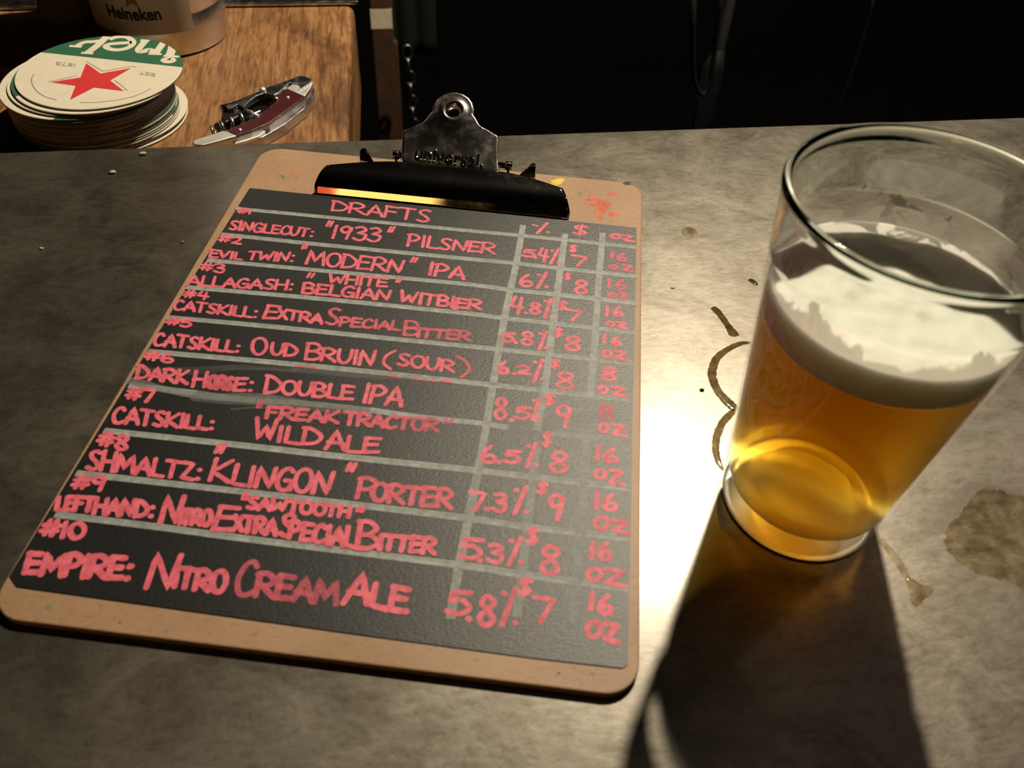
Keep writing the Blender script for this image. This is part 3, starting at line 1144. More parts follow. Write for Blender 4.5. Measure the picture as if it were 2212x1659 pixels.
def row2(r):
    word(r, '#2', 469, 523, 524, 529, 18, 17, .2, .0016)
    word(r, 'EVIL', 450, 557, 527, 563, 20, 18, .2)
    word(r, 'TWIN:', 533, 562, 640, 567.5, 20, 24, .25)
    word(r, '"', 649, 541, 668, 542, 16, 16, .1)
    word(r, 'MODERN', 659, 571.5, 873, 592, 33, 31, .22, .0018)
    word(r, '"', 883, 570, 904, 571, 15, 15, .3)
    word(r, 'IPA', 922, 596, 1007, 606, 30, 31, .15, .0019)
    boxc(r, Z2, S2, [('6', 800, 702, 960, 850), ('%', 965, 690, 1105, 866), ('$', 1258, 690, 1340, 785), ('8', 1352, 762, 1522, 925), ('1', 1695, 758, 1745, 860, .75), ('6', 1780, 765, 1915, 875, .75),
                     ('O', 1700, 895, 1810, 960, .75), ('Z', 1810, 890, 1925, 975, .75)])


def row3(r):
    word(r, '#3', 429, 584, 488, 592, 20, 22, .2, .0016)
    word(r, 'ALLAGASH:', 402, 617.5, 638, 629, 24, 24, .15)
    word(r, '"', 659, 603, 682, 604, 15, 15, .3, .0015)
    word(r, 'WHITE', 708, 613, 840, 622, 23, 22, .12)
    word(r, '"', 852, 613, 869, 614, 13, 13, .3, .0015)
    word(r, 'BELGIAN', 651, 635, 846, 652, 26, 26, .15, .0018)
    word(r, 'WITBIER', 862, 655, 1042, 672, 29, 23, .15, .0019)
    r.stroke([on(983, 655, ZS + 3e-5), on(982, 667, ZS + 3e-5)], .0035, .85, ZS + 3e-5)
    boxc(r, Z2, S2, [('4', 698, 928, 860, 1132), ('.', 870, 1108, 880, 1115), ('8', 895, 988, 1045, 1128), ('%', 1040, 958, 1150, 1172), ('$', 1178, 975, 1308, 1090), ('7', 1265, 1062, 1460, 1202),
                     ('1', 1680, 1028, 1720, 1150), ('6', 1755, 1038, 1875, 1158), ('O', 1682, 1185, 1790, 1252), ('Z', 1785, 1188, 1920, 1272)])


def row4(r):
    word(r, '#4', 391, 643, 453, 650, 19, 20, .2, .0016)
    word(r, 'CATSKILL:', 372, 670, 560, 689, 24, 25, .15)
    word(r, 'E', 566, 690, 606, 692, 34, 33, .3, .0018)
    word(r, 'XTRA', 598, 690, 699, 702, 25, 25, .12, .0018)
    word(r, 'S', 700, 702, 736, 704, 37, 37, .15, .0018, .72)
    word(r, 'PECIAL', 731, 706, 868, 716, 23, 22, .12, .0017, .74)
    word(r, 'B', 870, 726, 910, 728, 33, 32, .12, .0018, .72)
    word(r, 'ITTER', 897, 730, 1018, 739, 23, 24, .12, .0019, .70, al1=.5)
    boxc(r, Z2, S2, [('5', 622, 1295, 775, 1418), ('.', 770, 1412, 780, 1420), ('8', 805, 1282, 970, 1448), ('%', 988, 1288, 1100, 1492), ('$', 1152, 1248, 1258, 1368), ('8', 1252, 1328, 1455, 1502),
                     ('1', 1650, 1313, 1695, 1425), ('6', 1735, 1338, 1855, 1452)])
    boxc(r, Z4, S4, [('O', 1838, 198, 1930, 275), ('Z', 1925, 200, 2060, 292)])


def row5(r):
    word(r, '#5', 356, 702, 418, 709, 19, 20, .25, .0016)
    word(r, 'CATSKILL:', 329, 747, 522, 764, 31, 27, .15, .0018)
    word(r, 'O', 540, 766, 580, 768, 40, 38, .1, .0018)
    word(r, 'UD', 582, 768, 645, 773, 30, 30, .1, .0018)
    word(r, 'B', 656, 778, 700, 780, 38, 37, .15, .0018)
    word(r, 'RUIN', 690, 781, 813, 793, 31, 36, .12, .0018)
    word(r, '(', 825, 799, 857, 800, 47, 46, .0, .0016)
    word(r, 'SOUR', 856, 791, 984, 807, 29, 29, .1, .0018, .88)
    word(r, ')', 982, 817, 1018, 818, 50, 49, .0, .0016, .75)
    for a, b in (((638, 790), (657, 792)), ((666, 793), (685, 796)), ((834, 810), (864, 816)), ((892, 818), (926, 823))):
        r.stroke([on(*a, ZS + 3e-5), on(*b, ZS + 3e-5)], .0012, .6, ZS + 3e-5)
    r.stroke([on(936, 823, ZS + 3e-5), on(938, 823, ZS + 3e-5)], .0016, .75, ZS + 3e-5)
    r.stroke([on(957, 823, ZS + 3e-5), on(972, 825, ZS + 3e-5)], .0019, .85, ZS + 3e-5)
    boxc(r, Z4, S4, [('6', 1012, 282, 1115, 402), ('.', 1143, 396, 1150, 402), ('2', 1162, 318, 1288, 405), ('%', 1278, 272, 1390, 468), ('$', 1428, 268, 1518, 362), ('8', 1458, 368, 1640, 527),
                     ('8', 1822, 328, 1980, 458), ('O', 1808, 482, 1900, 562), ('Z', 1900, 485, 2055, 578)])


def row6(r):
    word(r, '#6', 309, 778, 379, 787, 24, 25, .2, .0017)
    word(r, 'DARK', 291, 819, 410, 832, 32, 32, .15, .0019)
    word(r, 'H', 413, 837, 449, 838, 38, 37, .15, .0019)
    word(r, 'ORS', 446, 839, 506, 845, 30, 31, .15, .0024, .72)
    word(r, 'E:', 503, 846, 552, 848, 30, 33, .15, .0019)
    r.stroke([on(466, 832, ZS + 3e-5), on(485, 829, ZS + 3e-5), on(492, 838, ZS + 3e-5)], .0035, .45, ZS + 3e-5)
    word(r, 'D', 569, 852, 612, 853, 44, 40, .12, .0019)
    word(r, 'OUBLE', 605, 852, 767, 867, 32, 34, .12, .0019)
    word(r, 'IPA', 780, 872, 875, 880, 43, 43, .2, .0020)
    boxc(r, Z4, S4, [('8', 972, 572, 1105, 768), ('.', 1122, 763, 1130, 768), ('5', 1138, 642, 1295, 768), ('%', 1278, 578, 1360, 772), ('$', 1368, 542, 1485, 655), ('9', 1456, 626, 1610, 822),
                     ('8', 1802, 628, 1955, 768, .62), ('O', 1808, 778, 1900, 872), ('Z', 1896, 785, 2055, 898)])


def row7(r):
    word(r, '#7', 268, 862, 337, 872, 29, 31, .2, .0020)
    word(r, 'CATSKILL:', 240, 915, 467, 931, 40, 31, .12, .0019)
    word(r, '"', 552, 885, 570, 886, 20, 20, .1, .0017, .6)
    word(r, 'FREAK', 572, 905, 734, 916, 29, 30, .12, .0020, .78)
    word(r, 'TRACTOR', 740, 919, 950, 935, 33, 31, .1, .0020, .84, al1=.55)
    word(r, '"', 951, 919, 982, 921, 18, 18, .2, .0016, .45)
    word(r, 'W', 548, 952, 602, 954, 51, 50, .1, .0020)
    word(r, 'ILD', 594, 957, 698, 966, 38, 42, .12, .0020)
    word(r, 'A', 700, 972, 749, 974, 47, 46, .1, .0020)
    word(r, 'LE', 744, 979, 824, 981, 38, 36, .1, .0020)
    boxc(r, Z4, S4, [('6', 868, 952, 1020, 1114), ('.', 1022, 1098, 1030, 1104), ('5', 1052, 988, 1215, 1116), ('%', 1222, 936, 1340, 1148), ('$', 1358, 848, 1455, 988), ('8', 1410, 996, 1596, 1190),
                     ('1', 1788, 958, 1835, 1098), ('6', 1845, 975, 1990, 1110), ('O', 1776, 1142, 1885, 1242), ('Z', 1876, 1145, 2040, 1284)])


def row8(r):
    word(r, '#8', 207, 962, 281, 977, 33, 36, .2, .0020)
    word(r, 'SHMALTZ:', 184, 1015, 440, 1040, 46, 40, .16, .0020)
    word(r, '"', 459, 983, 490, 985, 25, 25, .25, .0021)
    word(r, 'K', 449, 1040, 505, 1044, 50, 50, .22, .0021)
    word(r, 'LINGON', 497, 1049, 722, 1072, 46, 54, .18, .0021)
    word(r, '"', 743, 1023, 773, 1025, 25, 25, .2, .0020)
    word(r, 'P', 767, 1079, 818, 1082, 48, 48, .12, .0021, .82)
    word(r, 'ORTER', 798, 1083, 980, 1102, 40, 47, .12, .0022, .80)
    boxc(r, Z7, S7, [('7', 238, 322, 368, 468), ('.', 366, 450, 372, 455), ('3', 393, 338, 505, 478), ('%', 520, 296, 643, 494), ('$', 682, 262, 772, 362), ('9', 746, 340, 882, 528),
                     ('1', 1063, 328, 1100, 458), ('6', 1112, 342, 1230, 468), ('O', 1057, 486, 1170, 592), ('Z', 1160, 508, 1305, 612)], .002)


def row9(r):
    word(r, '#9', 151, 1057, 232, 1062, 34, 36, .2, .0020)
    word(r, 'LEFT', 117, 1104, 207, 1108, 33, 38, .15, .0021)
    word(r, 'HAND:', 199, 1112, 338, 1121, 40, 39, .15, .0021)
    word(r, 'N', 342, 1131, 397, 1134, 61, 62, .2, .0022)
    word(r, 'ITRO', 382, 1133, 460, 1139, 36, 38, .12, .0022)
    word(r, 'E', 456, 1147, 516, 1150, 56, 56, .25, .0022)
    word(r, 'XTRA', 500, 1149, 602, 1158, 38, 39, .12, .0022)
    word(r, '"', 519, 1083, 540, 1085, 21, 21, .1, .0017)
    word(r, 'SAWTOOTH', 531, 1101, 760, 1121, 31, 29, .12, .0020)
    word(r, '"', 766, 1109, 792, 1112, 17, 17, .1, .0018)
    word(r, 'S', 600, 1160, 640, 1164, 54, 54, .15, .0021)
    word(r, 'PECIAL', 620, 1166, 772, 1186, 42, 45, .12, .0022)
    word(r, 'B', 766, 1187, 824, 1190, 63, 60, .12, .0022)
    word(r, 'ITTER', 813, 1189, 944, 1201, 37, 41, .12, .0022)
    boxc(r, Z7, S7, [('5', 172, 622, 355, 784), ('.', 320, 786, 328, 792), ('3', 357, 667, 484, 810), ('%', 487, 626, 608, 824), ('$', 615, 556, 718, 692), ('8', 700, 672, 862, 884),
                     ('1', 1032, 657, 1070, 780), ('6', 1082, 657, 1194, 790), ('O', 1008, 822, 1128, 926), ('Z', 1110, 828, 1290, 960)], .002)


def row10(r):
    word(r, '#10', 83, 1158, 187, 1167, 38, 38, .2, .0022)
    word(r, 'EMPIRE:', 49, 1240, 292, 1256, 50, 52, .2, .0025)
    word(r, 'N', 311, 1271, 389, 1275, 80, 80, .25, .0023)
    word(r, 'ITRO', 369, 1270, 493, 1283, 48, 50, .15, .0024, .86)
    word(r, 'C', 504, 1288, 560, 1290, 79, 79, .15, .0022, .55)
    word(r, 'REAM', 547, 1291, 735, 1308, 59, 52, .15, .0024, .62, al1=.42)
    word(r, 'A', 738, 1306, 808, 1308, 73, 73, .25, .0024)
    word(r, 'LE', 796, 1312, 886, 1328, 56, 58, .12, .0026)
    boxc(r, Z7, S7, [('5', 92, 966, 282, 1148), ('.', 247, 1167, 256, 1174), ('8', 292, 997, 440, 1220), ('%', 437, 960, 575, 1224, .8), ('$', 558, 882, 670, 1024), ('7', 646, 1006, 815, 1198),
                     ('1', 1027, 986, 1066, 1116), ('6', 1082, 998, 1200, 1145), ('O', 1000, 1167, 1125, 1295), ('Z', 1110, 1178, 1245, 1325)], .0021)


for fn in (row0, row1, row2, row3, row4, row5, row6, row7, row8, row9, row10):
    entry(fn)

# ------------------------------------------------------------------ pint of beer
GC = Vector((0.0208169, -0.29636721, 0.0))
GH, GRB, GRT = 0.1460, 0.0311, 0.0446
ro = lambda z: GRB + (GRT - GRB) * z / GH
ri = lambda z: ro(z) - 0.0009 - 0.0017 * min(1.0, max(0.0, (z - 0.095) / 0.035))
pint = empty('pint_glass')
tag(pint, 'pint glass of hazy amber beer with foam standing beside the clipboard', 'glass of beer')
outer = [(0.0, 0.0012), (0.024, 0.0010), (0.0275, 0.0002), (0.0295, 0.0002), (0.0306, 0.0010), (0.0313, 0.0026)]
outer += [(ro(z), z) for z in np.linspace(0.005, 0.1395, 30)]
rim = [(ro(0.1395) + 0.0001, 0.1405), (ro(0.1425) + 0.0003, 0.1425), (ro(0.1445) + 0.00025, 0.1444), (ro(0.146) - 0.0005, 0.1456), (ro(0.146) - 0.0014, 0.1460), (ri(0.146) + 0.0006, 0.1457), (ri(0.1445) + 0.0001, 0.1446), (ri(0.1425) - 0.0001, 0.1425), (ri(0.1405), 0.1405)]
inner = [(ri(z), z) for z in np.linspace(0.1395, 0.018, 30)] + [(ri(0.0155) - 0.0005, 0.0155), (ri(0.0138) - 0.0016, 0.0136), (ri(0.013) - 0.0035, 0.0126), (0.018, 0.0122), (0.0, 0.0122)]
profile = outer + rim + inner
bm, fl = lathe_bm(profile, 128, GC)
n_o, n_r = len(outer), len(rim)
for f, k in fl:
    zc = f.calc_center_median().z
    if 0.1085 < zc < 0.1225:
        f.material_index = 3
    elif zc > 0.1085 or 0.0123 < zc < 0.0150 and k > n_o + n_r:
        f.material_index = 1
    elif k <= 3:
        f.material_index = 2
    else:
        f.material_index = 0
gw = bm_obj('glass_wall', bm, M_THIN, pint, smooth=True)
gw.data.materials.append(M_GLASS)
gw.data.materials.append(mat_base_mirror())
gw.data.materials.append(mat_glass('clear_upper_wall', 0.0, 0.80))

BL = 0.0972          # beer level
bprof = [(0.0, 0.01235), (0.018, 0.01235), (ri(0.013) - 0.0036, 0.0128), (ri(0.0138) - 0.0018, 0.0139), (ri(0.0155) - 0.0007, 0.0157)]
bprof += [(ri(z) - 0.00015, z) for z in np.linspace(0.018, BL, 18)] + [(0.0, BL)]
bm, _ = lathe_bm(bprof, 128, GC)
bm_obj('beer', bm, M_BEER, pint, smooth=False)

FT = 0.1092
fprof = [(0.0, BL + 0.0001), (ri(BL) - 0.0006, BL + 0.0001), (ri(BL) - 0.0002, BL + 0.0008)]
fprof += [(ri(z) - 0.00012, z) for z in np.linspace(BL + 0.002, FT, 6)]
fprof += [(ri(FT) - 0.00012, FT + 0.0012)] + [(ri(FT) * q, FT + 0.0008 * q) for q in np.linspace(0.97, 0.05, 26)] + [(0.0, FT)]
bm, _ = lathe_bm(fprof, 128, GC)
from mathutils import noise as mn
for v in bm.verts:
    if v.co.z > FT - 0.001:
        p = (v.co - GC)
        rr = math.hypot(p.x, p.y) / ri(FT)
        d = 0.0016 * mn.noise(Vector((p.x * 60, p.y * 60, 0.3))) + 0.0008 * mn.noise(Vector((p.x * 170, p.y * 170, 1.7)))
        v.co.z += d * min(1, (1.02 - rr) * 6)
bm_obj('foam_head', bm, M_FOAM, pint, smooth=True)

# clinging foam film on the inside wall
bm = bmesh.new()
SEG, NZ = 160, 30
zz = np.linspace(FT + 0.0005, 0.1385, NZ)
grid = [[bm.verts.new((GC.x + (ri(z) - 0.0002) * math.cos(2 * PI * i / SEG), GC.y + (ri(z) - 0.0002) * math.sin(2 * PI * i / SEG), z)) for i in range(SEG)] for z in zz]
for a, b in zip(grid[:-1], grid[1:]):
    for i in range(SEG):
        j = (i + 1) % SEG
        bm.faces.new((a[i], a[j], b[j], b[i]))
bm.verts.index_update()
vals = []
for k, z in enumerate(zz):
    t = (z - zz[0]) / (zz[-1] - zz[0])
    for i in range(SEG):
        an = 2 * PI * i / SEG
        near = math.exp(-t * 5.5) * 0.55
        front = max(0, math.cos(an - math.radians(-115))) ** 1.2 * 0.52 * max(0, 1 - t * 1.5)
        backp = max(0, math.cos(an - math.radians(62))) ** 12 * 0.34 * math.exp(-((t - 0.35) / 0.22) ** 2)
        vals.append(near + front + backp - 0.10 * t)
lace = bm_obj('foam_lacing', bm, M_LACE, pint, smooth=True, recalc=False)
at = lace.data.attributes.new('ink', 'FLOAT', 'POINT')
at.data.foreach_set('value', np.array(vals, dtype=np.float32))

# ------------------------------------------------------------------ spilled beer
def film(name, px, widths, mat, hgt=0.0003, jit=0.10, n=9):
    """a low ridge of liquid on the bar along a px path"""
    P = catmull([np.array((*p, w)) for p, w in zip(px, widths)], n)
    bm = bmesh.new()
    rows = []
    N = len(P)
    W = [on(p[0], p[1], 0) for p in P]
    for i, p in enumerate(P):
        d = (W[min(i + 1, N - 1)] - W[max(i - 1, 0)])
        d.z = 0
        d.normalize()
        nn = Vector((-d.y, d.x, 0))
        w = p[2] * 0.5 * (1 + jit * rng.uniform(-1, 1))
        w2 = p[2] * 0.5 * (1 + jit * rng.uniform(-1, 1))
        e = min(1, min(i, N - 1 - i) / 4 + 0.25)
        row = []
        for s in (-1, -0.8, -0.45, 0, 0.45, 0.8, 1):
            ww = (w if s < 0 else w2) * s * math.sqrt(e)
            row.append(bm.verts.new(W[i] + nn * ww + Vector((0, 0, 0.00004 + hgt * e * (1 - s * s) ** 0.7))))
        rows.append(row)
    for a, b in zip(rows[:-1], rows[1:]):
        for k in range(6):
            bm.faces.new((a[k], a[k + 1], b[k + 1], b[k]))
    return bm_obj(name, bm, mat, None, smooth=True, recalc=False)


ringpx = [(1622, 740), (1600, 742), (1575, 753), (1552, 770), (1541, 790), (1538, 812), (1548, 840), (1566, 862), (1580, 876), (1590, 886)]
tag(film('beer_ring', ringpx, [.0016, .0026, .0032, .0036, .0040, .0042, .0042, .0046, .0050, .0030], M_WET), 'wet brown ring mark curving beside the left side of the beer glass', 'liquid ring')
tag(film('beer_ring', [(1588, 886), (1574, 898), (1558, 918), (1548, 945), (1546, 970), (1551, 995), (1562, 1017)], [.0026, .0032, .0034, .0034, .0032, .0028, .0016], M_WET, 0.0006),
    'lower wet arc touching the glass below the wider ring mark', 'liquid ring')
tag(film('beer_streak', [(1538, 664), (1547, 670), (1560, 686), (1574, 706), (1585, 722), (1588, 727)], [.0038, .0040, .0036, .0038, .0052, .0036], M_WET), 'short dark wet streak above the ring mark left of the glass', 'liquid streak')
tag(film('beer_streak', [(1618, 603), (1626, 608), (1636, 616)], [.0028, .0032, .0026], M_WET), 'tiny wet dash beside the upper left side of the glass', 'liquid streak')
tag(film('beer_trail', [(1896, 1163), (1912, 1178), (1934, 1204), (1950, 1230), (1958, 1250)], [.002, .0030, .0034, .0036, .003], M_STAIN, 0.0003, 0.15), 'thin brown trail running from the foot of the glass', 'liquid trail')


def puddle(name, px, mat, hgt=0.0003):
    P = catmull([np.array(p) for p in px + [px[0]]], 8)[:-1]
    n = len(P)
    bm = bmesh.new()
    c = np.mean(P, 0)
    edge = []
    for i, p in enumerate(P):
        k = 1 + 0.10 * mn.noise(Vector((i * 0.22, c[0] * 0.1, 0))) + 0.06 * mn.noise(Vector((i * 0.7, c[1] * 0.1, 3))) + 0.03 * mn.noise(Vector((i * 1.7, 1.0, 3)))
        edge.append(c + (p - c) * k)
    loops = []
    for q, z in ((1.0, 0.00003), (0.93, hgt * 0.8), (0.7, hgt), (0.35, hgt)):
        loops.append([bm.verts.new(on(*(c + (e - c) * q), 0) + Vector((0, 0, z))) for e in edge])
    for a, b in zip(loops[:-1], loops[1:]):
        for i in range(n):
            bm.faces.new((a[i], a[(i + 1) % n], b[(i + 1) % n], b[i]))
    bm.faces.new(loops[-1])
    return bm_obj(name, bm, mat, None, smooth=True, recalc=False)


tag(puddle('beer_puddle', [(1957, 1245), (1972, 1250), (1990, 1262), (2012, 1268), (2014, 1282), (1996, 1296), (1984, 1310), (1972, 1306), (1964, 1284)], M_STAIN), 'small brown puddle at the end of the thin trail', 'puddle')
tag(puddle('beer_puddle', [(2118, 1056), (2160, 1062), (2225, 1075), (2270, 1120), (2262, 1230), (2220, 1282), (2190, 1262), (2150, 1248), (2110, 1240), (2086, 1222), (2052, 1196), (2040, 1160), (2050, 1132), (2074, 1108), (2100, 1080)], M_STAIN),
    'wide brown stain at the right edge beyond the glass', 'puddle')
tag(puddle('dried_spill', [(1472, 498), (1484, 490), (1500, 494), (1506, 506), (1492, 514), (1476, 510)], M_STAIN, 0.0001), 'small brown dried spot on the bar right of the clipboard top corner', 'dried spill')
# faint dried rings on the dark left part of the bar
M_DRY = mat_liquid('dried_water_mark', (0.86, 0.84, 0.83), 0.6)
tag(puddle('dried_spill', [(190, 420), (215, 408), (240, 420), (240, 470), (225, 492), (195, 498), (170, 490), (172, 460)], M_DRY, 0.0001), 'faint dried drip mark on the dark bar, left of the clipboard', 'dried spill')
tag(puddle('dried_spill', [(225, 520), (280, 505), (330, 515), (320, 560), (260, 578), (215, 574)], M_DRY, 0.0001), 'faint round dried mark just below the drip mark', 'dried spill')

def lump(name, u, v, rx, h, mat, label, cat, group=None):
    c = on(u, v, 0)
    bm = bmesh.new()
    bmesh.ops.create_icosphere(bm, subdivisions=2, radius=1.0)
    for w in bm.verts:
        k = 1 + 0.35 * mn.noise(w.co * 1.7 + Vector((u, v, 0)))
        w.co = Vector((c.x + w.co.x * rx * k, c.y + w.co.y * rx * k * 0.7, max(0.00005, h * 0.45 + w.co.z * h * 0.5 * k)))
    return tag(bm_obj(name, bm, mat, None, smooth=True), label, cat, group)


lump('crumb', 309, 334, 0.0021, 0.0018, M_CRUMB, 'pale crumb at the bar edge below the coaster stack', 'crumb')
lump('crumb', 244, 374, 0.0022, 0.0016, M_CRUMB, 'pale crumb on the dark bar above the drip mark', 'crumb')
lump('crumb', 90, 538, 0.0012, 0.0010, M_CRUMB, 'tiny pale crumb on the far left of the bar', 'crumb')
lump('crumb', 395, 524, 0.0009, 0.0010, M_CRUMB, 'tiny pale crumb close to the left edge of the clipboard', 'crumb')
lump('beer_drop', 1516, 843, 0.0011, 0.0011, M_SPECK_SHADE, 'small black drop left of the wet ring mark', 'drop')
lump('paint_speck', 1453, 622, 0.0012, 0.0005, simple('coral_speck', (0.75, 0.22, 0.12), 0.5, 0, 0.3, 0.1), 'coral red speck on the bar right of the clipboard', 'speck')

# ------------------------------------------------------------------ coasters
CR, CT = 0.0535, 0.0015
NC = 22
ctr = on(214, 156, ZW + NC * CT + 0.001)
cc0 = Vector((-0.3243, 0.1010, 0))
offs = [(0, 0), (-.0022, -.0030), (-.0052, -.0030), (-.0105, -.0045)]
offs += [(-.0088 + rng.uniform(-.0004, .0004) + .00008 * i, -.0050 + rng.uniform(-.0003, .0003)) for i in range(15)]
offs += [(-.0030, -.0008), (-.0062, -.0030), (-.0032, -.0028)]
ordn = ['topmost', 'second', 'third', 'fourth', 'fifth', 'sixth', 'seventh', 'eighth', 'ninth', 'tenth', 'eleventh', 'twelfth', 'thirteenth', 'fourteenth', 'fifteenth', 'sixteenth', 'seventeenth', 'eighteenth', 'nineteenth', 'twentieth', 'twenty-first', 'lowest']
bm, _ = lathe_bm([(0, 0), (CR - .0004, 0), (CR, .0004), (CR, CT - .0004), (CR - .0003, CT - .00005), (0, CT - .00005)], 96)
bmesh.ops.recalc_face_normals(bm, faces=bm.faces)
cme = bpy.data.meshes.new('coaster')
bm.to_mesh(cme)
bm.free()
cme.materials.append(M_COAST)
# the printed band of the top coaster
zt = ZW + NC * CT
bl_, br_ = on(98.7, 114, zt), on(396, 145.4, zt)
band_dir = math.atan2((br_ - bl_).y, (br_ - bl_).x)
nv = Vector((-math.sin(band_dir), math.cos(band_dir), 0))
for i in range(NC):
    o = bpy.data.objects.new('coaster', cme)
    scene.collection.objects.link(o)
    o.location = (cc0.x + offs[i][0], cc0.y + offs[i][1], ZW + (NC - 1 - i) * CT)
    o.rotation_euler = (0, 0, band_dir if i == 0 else [0, 0.87, -2.09, -2.05][i] if i < 4 else (1.57 + 0.1 * (i - 19) if i >= 19 else rng.uniform(0, 6.28)))
    if i == 0:
        lab = 'round card coaster with red star, topmost of the stack'
        top_c = o
    elif i == NC - 1:
        lab = 'round card coaster at the very bottom of the stack'
        low_c = o
    else:
        lab = 'round card coaster, %s from the top of the stack' % ordn[i]
    tag(o, lab, 'coaster', 'card coasters stacked on the wooden block')
# match the band position with the printed edge of the top coaster
COASTER_OFFSET = (bl_ - Vector((cc0.x, cc0.y, zt))).dot(nv)
for nd in M_COAST.node_tree.nodes:
    if nd.type == 'MATH' and nd.operation == 'GREATER_THAN' and abs(nd.inputs[1].default_value - COASTER_BAND) < 1e-6:
        nd.inputs[1].default_value = COASTER_OFFSET


def local_to(o, pts):
    inv = Matrix.LocRotScale(o.location, o.rotation_euler, None).inverted()
    return [inv @ Vector(p) for p in pts]


def decal_polys(name, polys, mat, parent, z, clampr=None):
    v, f = [], []
    for k, pl in enumerate(polys):
        b = len(v)
        for p in pl:
            q = Vector(p)
            if clampr:
                d = Vector((q.x - cc0.x, q.y - cc0.y, 0))
                if d.length > clampr:
                    d = d.normalized() * clampr
                    q = Vector((cc0.x + d.x, cc0.y + d.y, q.z))
            v.append(Vector((q.x, q.y, z + k * 1e-6)))
        f.append(tuple(range(b, b + len(pl))))
    ob = mesh_obj(name, local_to(parent, v), f, mat, parent)
    return ob


def zc(X, Y):
    return on(X * 0.18987, 60 + Y * 0.18987, zt)


star = [(980, 405), (1145, 520), (1490, 460), (1255, 600), (1410, 720), (1070, 680), (795, 820), (860, 660), (580, 620), (915, 565)]
decal_polys('printed_star', [[zc(*p) for p in star]], M_RED, top_c, zt + 4e-5)['label'] = 'red five pointed star'


def strokes_decal(name, sts, w, mat, parent, z, clampr=None, scale=None):
    v, f = [], []
    for k, st in enumerate(sts):
        ww = w
        if isinstance(st, tuple):
            st, ww = st
        P = [np.array((p.x, p.y)) for p in [zc(*q) for q in catmull(st, 6)]]
        n = len(P)
        b = len(v)
        for i in range(n):
            d = P[min(i + 1, n - 1)] - P[max(i - 1, 0)]
            d /= np.linalg.norm(d) + 1e-12
            nn = np.array((-d[1], d[0])) * ww / 2
            for s in (1, -1):
                q = P[i] + nn * s
                dd = q - np.array((cc0.x, cc0.y))
                if clampr and np.linalg.norm(dd) > clampr:
                    dd = dd / np.linalg.norm(dd) * clampr
                    q = dd + np.array((cc0.x, cc0.y))
                v.append(Vector((q[0], q[1], z + k * 2e-6)))
        for i in range(n - 1):
            f.append((b + 2 * i, b + 2 * i + 1, b + 2 * i + 3, b + 2 * i + 2))
    return mesh_obj(name, local_to(parent, v), f, mat, parent)


strokes_decal('printed_lettering', [
    ([(1940, 345), (1972, 372), (1935, 388), (1885, 385), (1862, 368), (1895, 350), (1945, 352)], .0042),
    ([(1985, 120), (1960, 235), (1930, 318)], .0060), ([(1860, 318), (2040, 330)], .0030),
    ([(1900, 120), (1845, 190), (1770, 292)], .0052), ([(1690, 296), (1840, 302)], .0028), ([(1770, 290), (1700, 250), (1640, 268), (1590, 270), (1580, 240), (1620, 190), (1660, 140)], .0052), ([(1600, 140), (1700, 150)], .0030),
    ([(1245, 135), (1320, 108), (1430, 105), (1500, 140), (1510, 185), (1450, 230), (1340, 252), (1245, 240), (1205, 212), (1245, 188), (1330, 178), (1430, 172), (1500, 165)], .0046),
    ([(1215, 100), (1110, 200), (990, 290)], .0056), ([(925, 285), (1060, 294)], .0028), ([(1130, 150), (1040, 160), (960, 165), (880, 205)], .0044), ([(790, 206), (930, 218)], .0030),
], .0046, M_CREAM, top_c, zt + 5e-5, CR - .0003)
strokes_decal('printed_line', [
    [(985, 382), (1075, 440), (1170, 495)], [(1170, 495), (1340, 465), (1520, 437)], [(1520, 437), (1545, 452)], [(1305, 597), (1380, 655), (1450, 715)], [(550, 615), (700, 585), (870, 545)],
    [(385, 530), (358, 590), (375, 660), (430, 730), (520, 785), (645, 822)], [(905, 850), (1100, 848), (1350, 820), (1550, 770), (1720, 690)],
], .0007, M_GREYP, top_c, zt + 4.5e-5)

class Small(Ribbons):
    pass
rb = Small()
def small_word(s, a, b, h):
    xa, ya = a[0] * .18987, 60 + a[1] * .18987
    xb, yb = b[0] * .18987, 60 + b[1] * .18987
    word(rb, s, xa, ya, xb, yb, h, h, 0.05, .0007, 1.0, zt + 6e-5, inset=False)
for wd, pa_, pb_ in (('EST.', (1762, 520), (1560, 488)), ('1873', (862, 410), (640, 388))):
    rb = Small()
    small_word(wd, pa_, pb_, -6.5)
    ob = mesh_obj('printed_lettering', local_to(top_c, rb.v), rb.f, M_GREYP, top_c)
    ob['label'] = 'small grey lettering'
# yellow mark on the edge of a low coaster
yc = [o for o in scene.objects if o.name.startswith('coaster') and o.type == 'MESH'][19]
zy = yc.location.z + CT
ymark = [on(u, v, zy) for u, v in ((369, 207), (382, 206), (381, 226), (367, 226))]
decal_y = mesh_obj('printed_mark', local_to(yc, [Vector((p.x, p.y, zy + 3e-5)) for p in ymark]), [(0, 1, 2, 3)], M_YELLOW, yc)
decal_y['label'] = 'small yellow printed mark'

# ------------------------------------------------------------------ waiter's corkscrew
cork = empty('waiter_corkscrew')
tag(cork, 'folding corkscrew with dark red handle lying on the wooden block', 'corkscrew')
ZK = ZW + 0.0125


def zk(X, Y, z=ZK):
    return on(400 + X * 0.14467, 140 + Y * 0.14467, z)


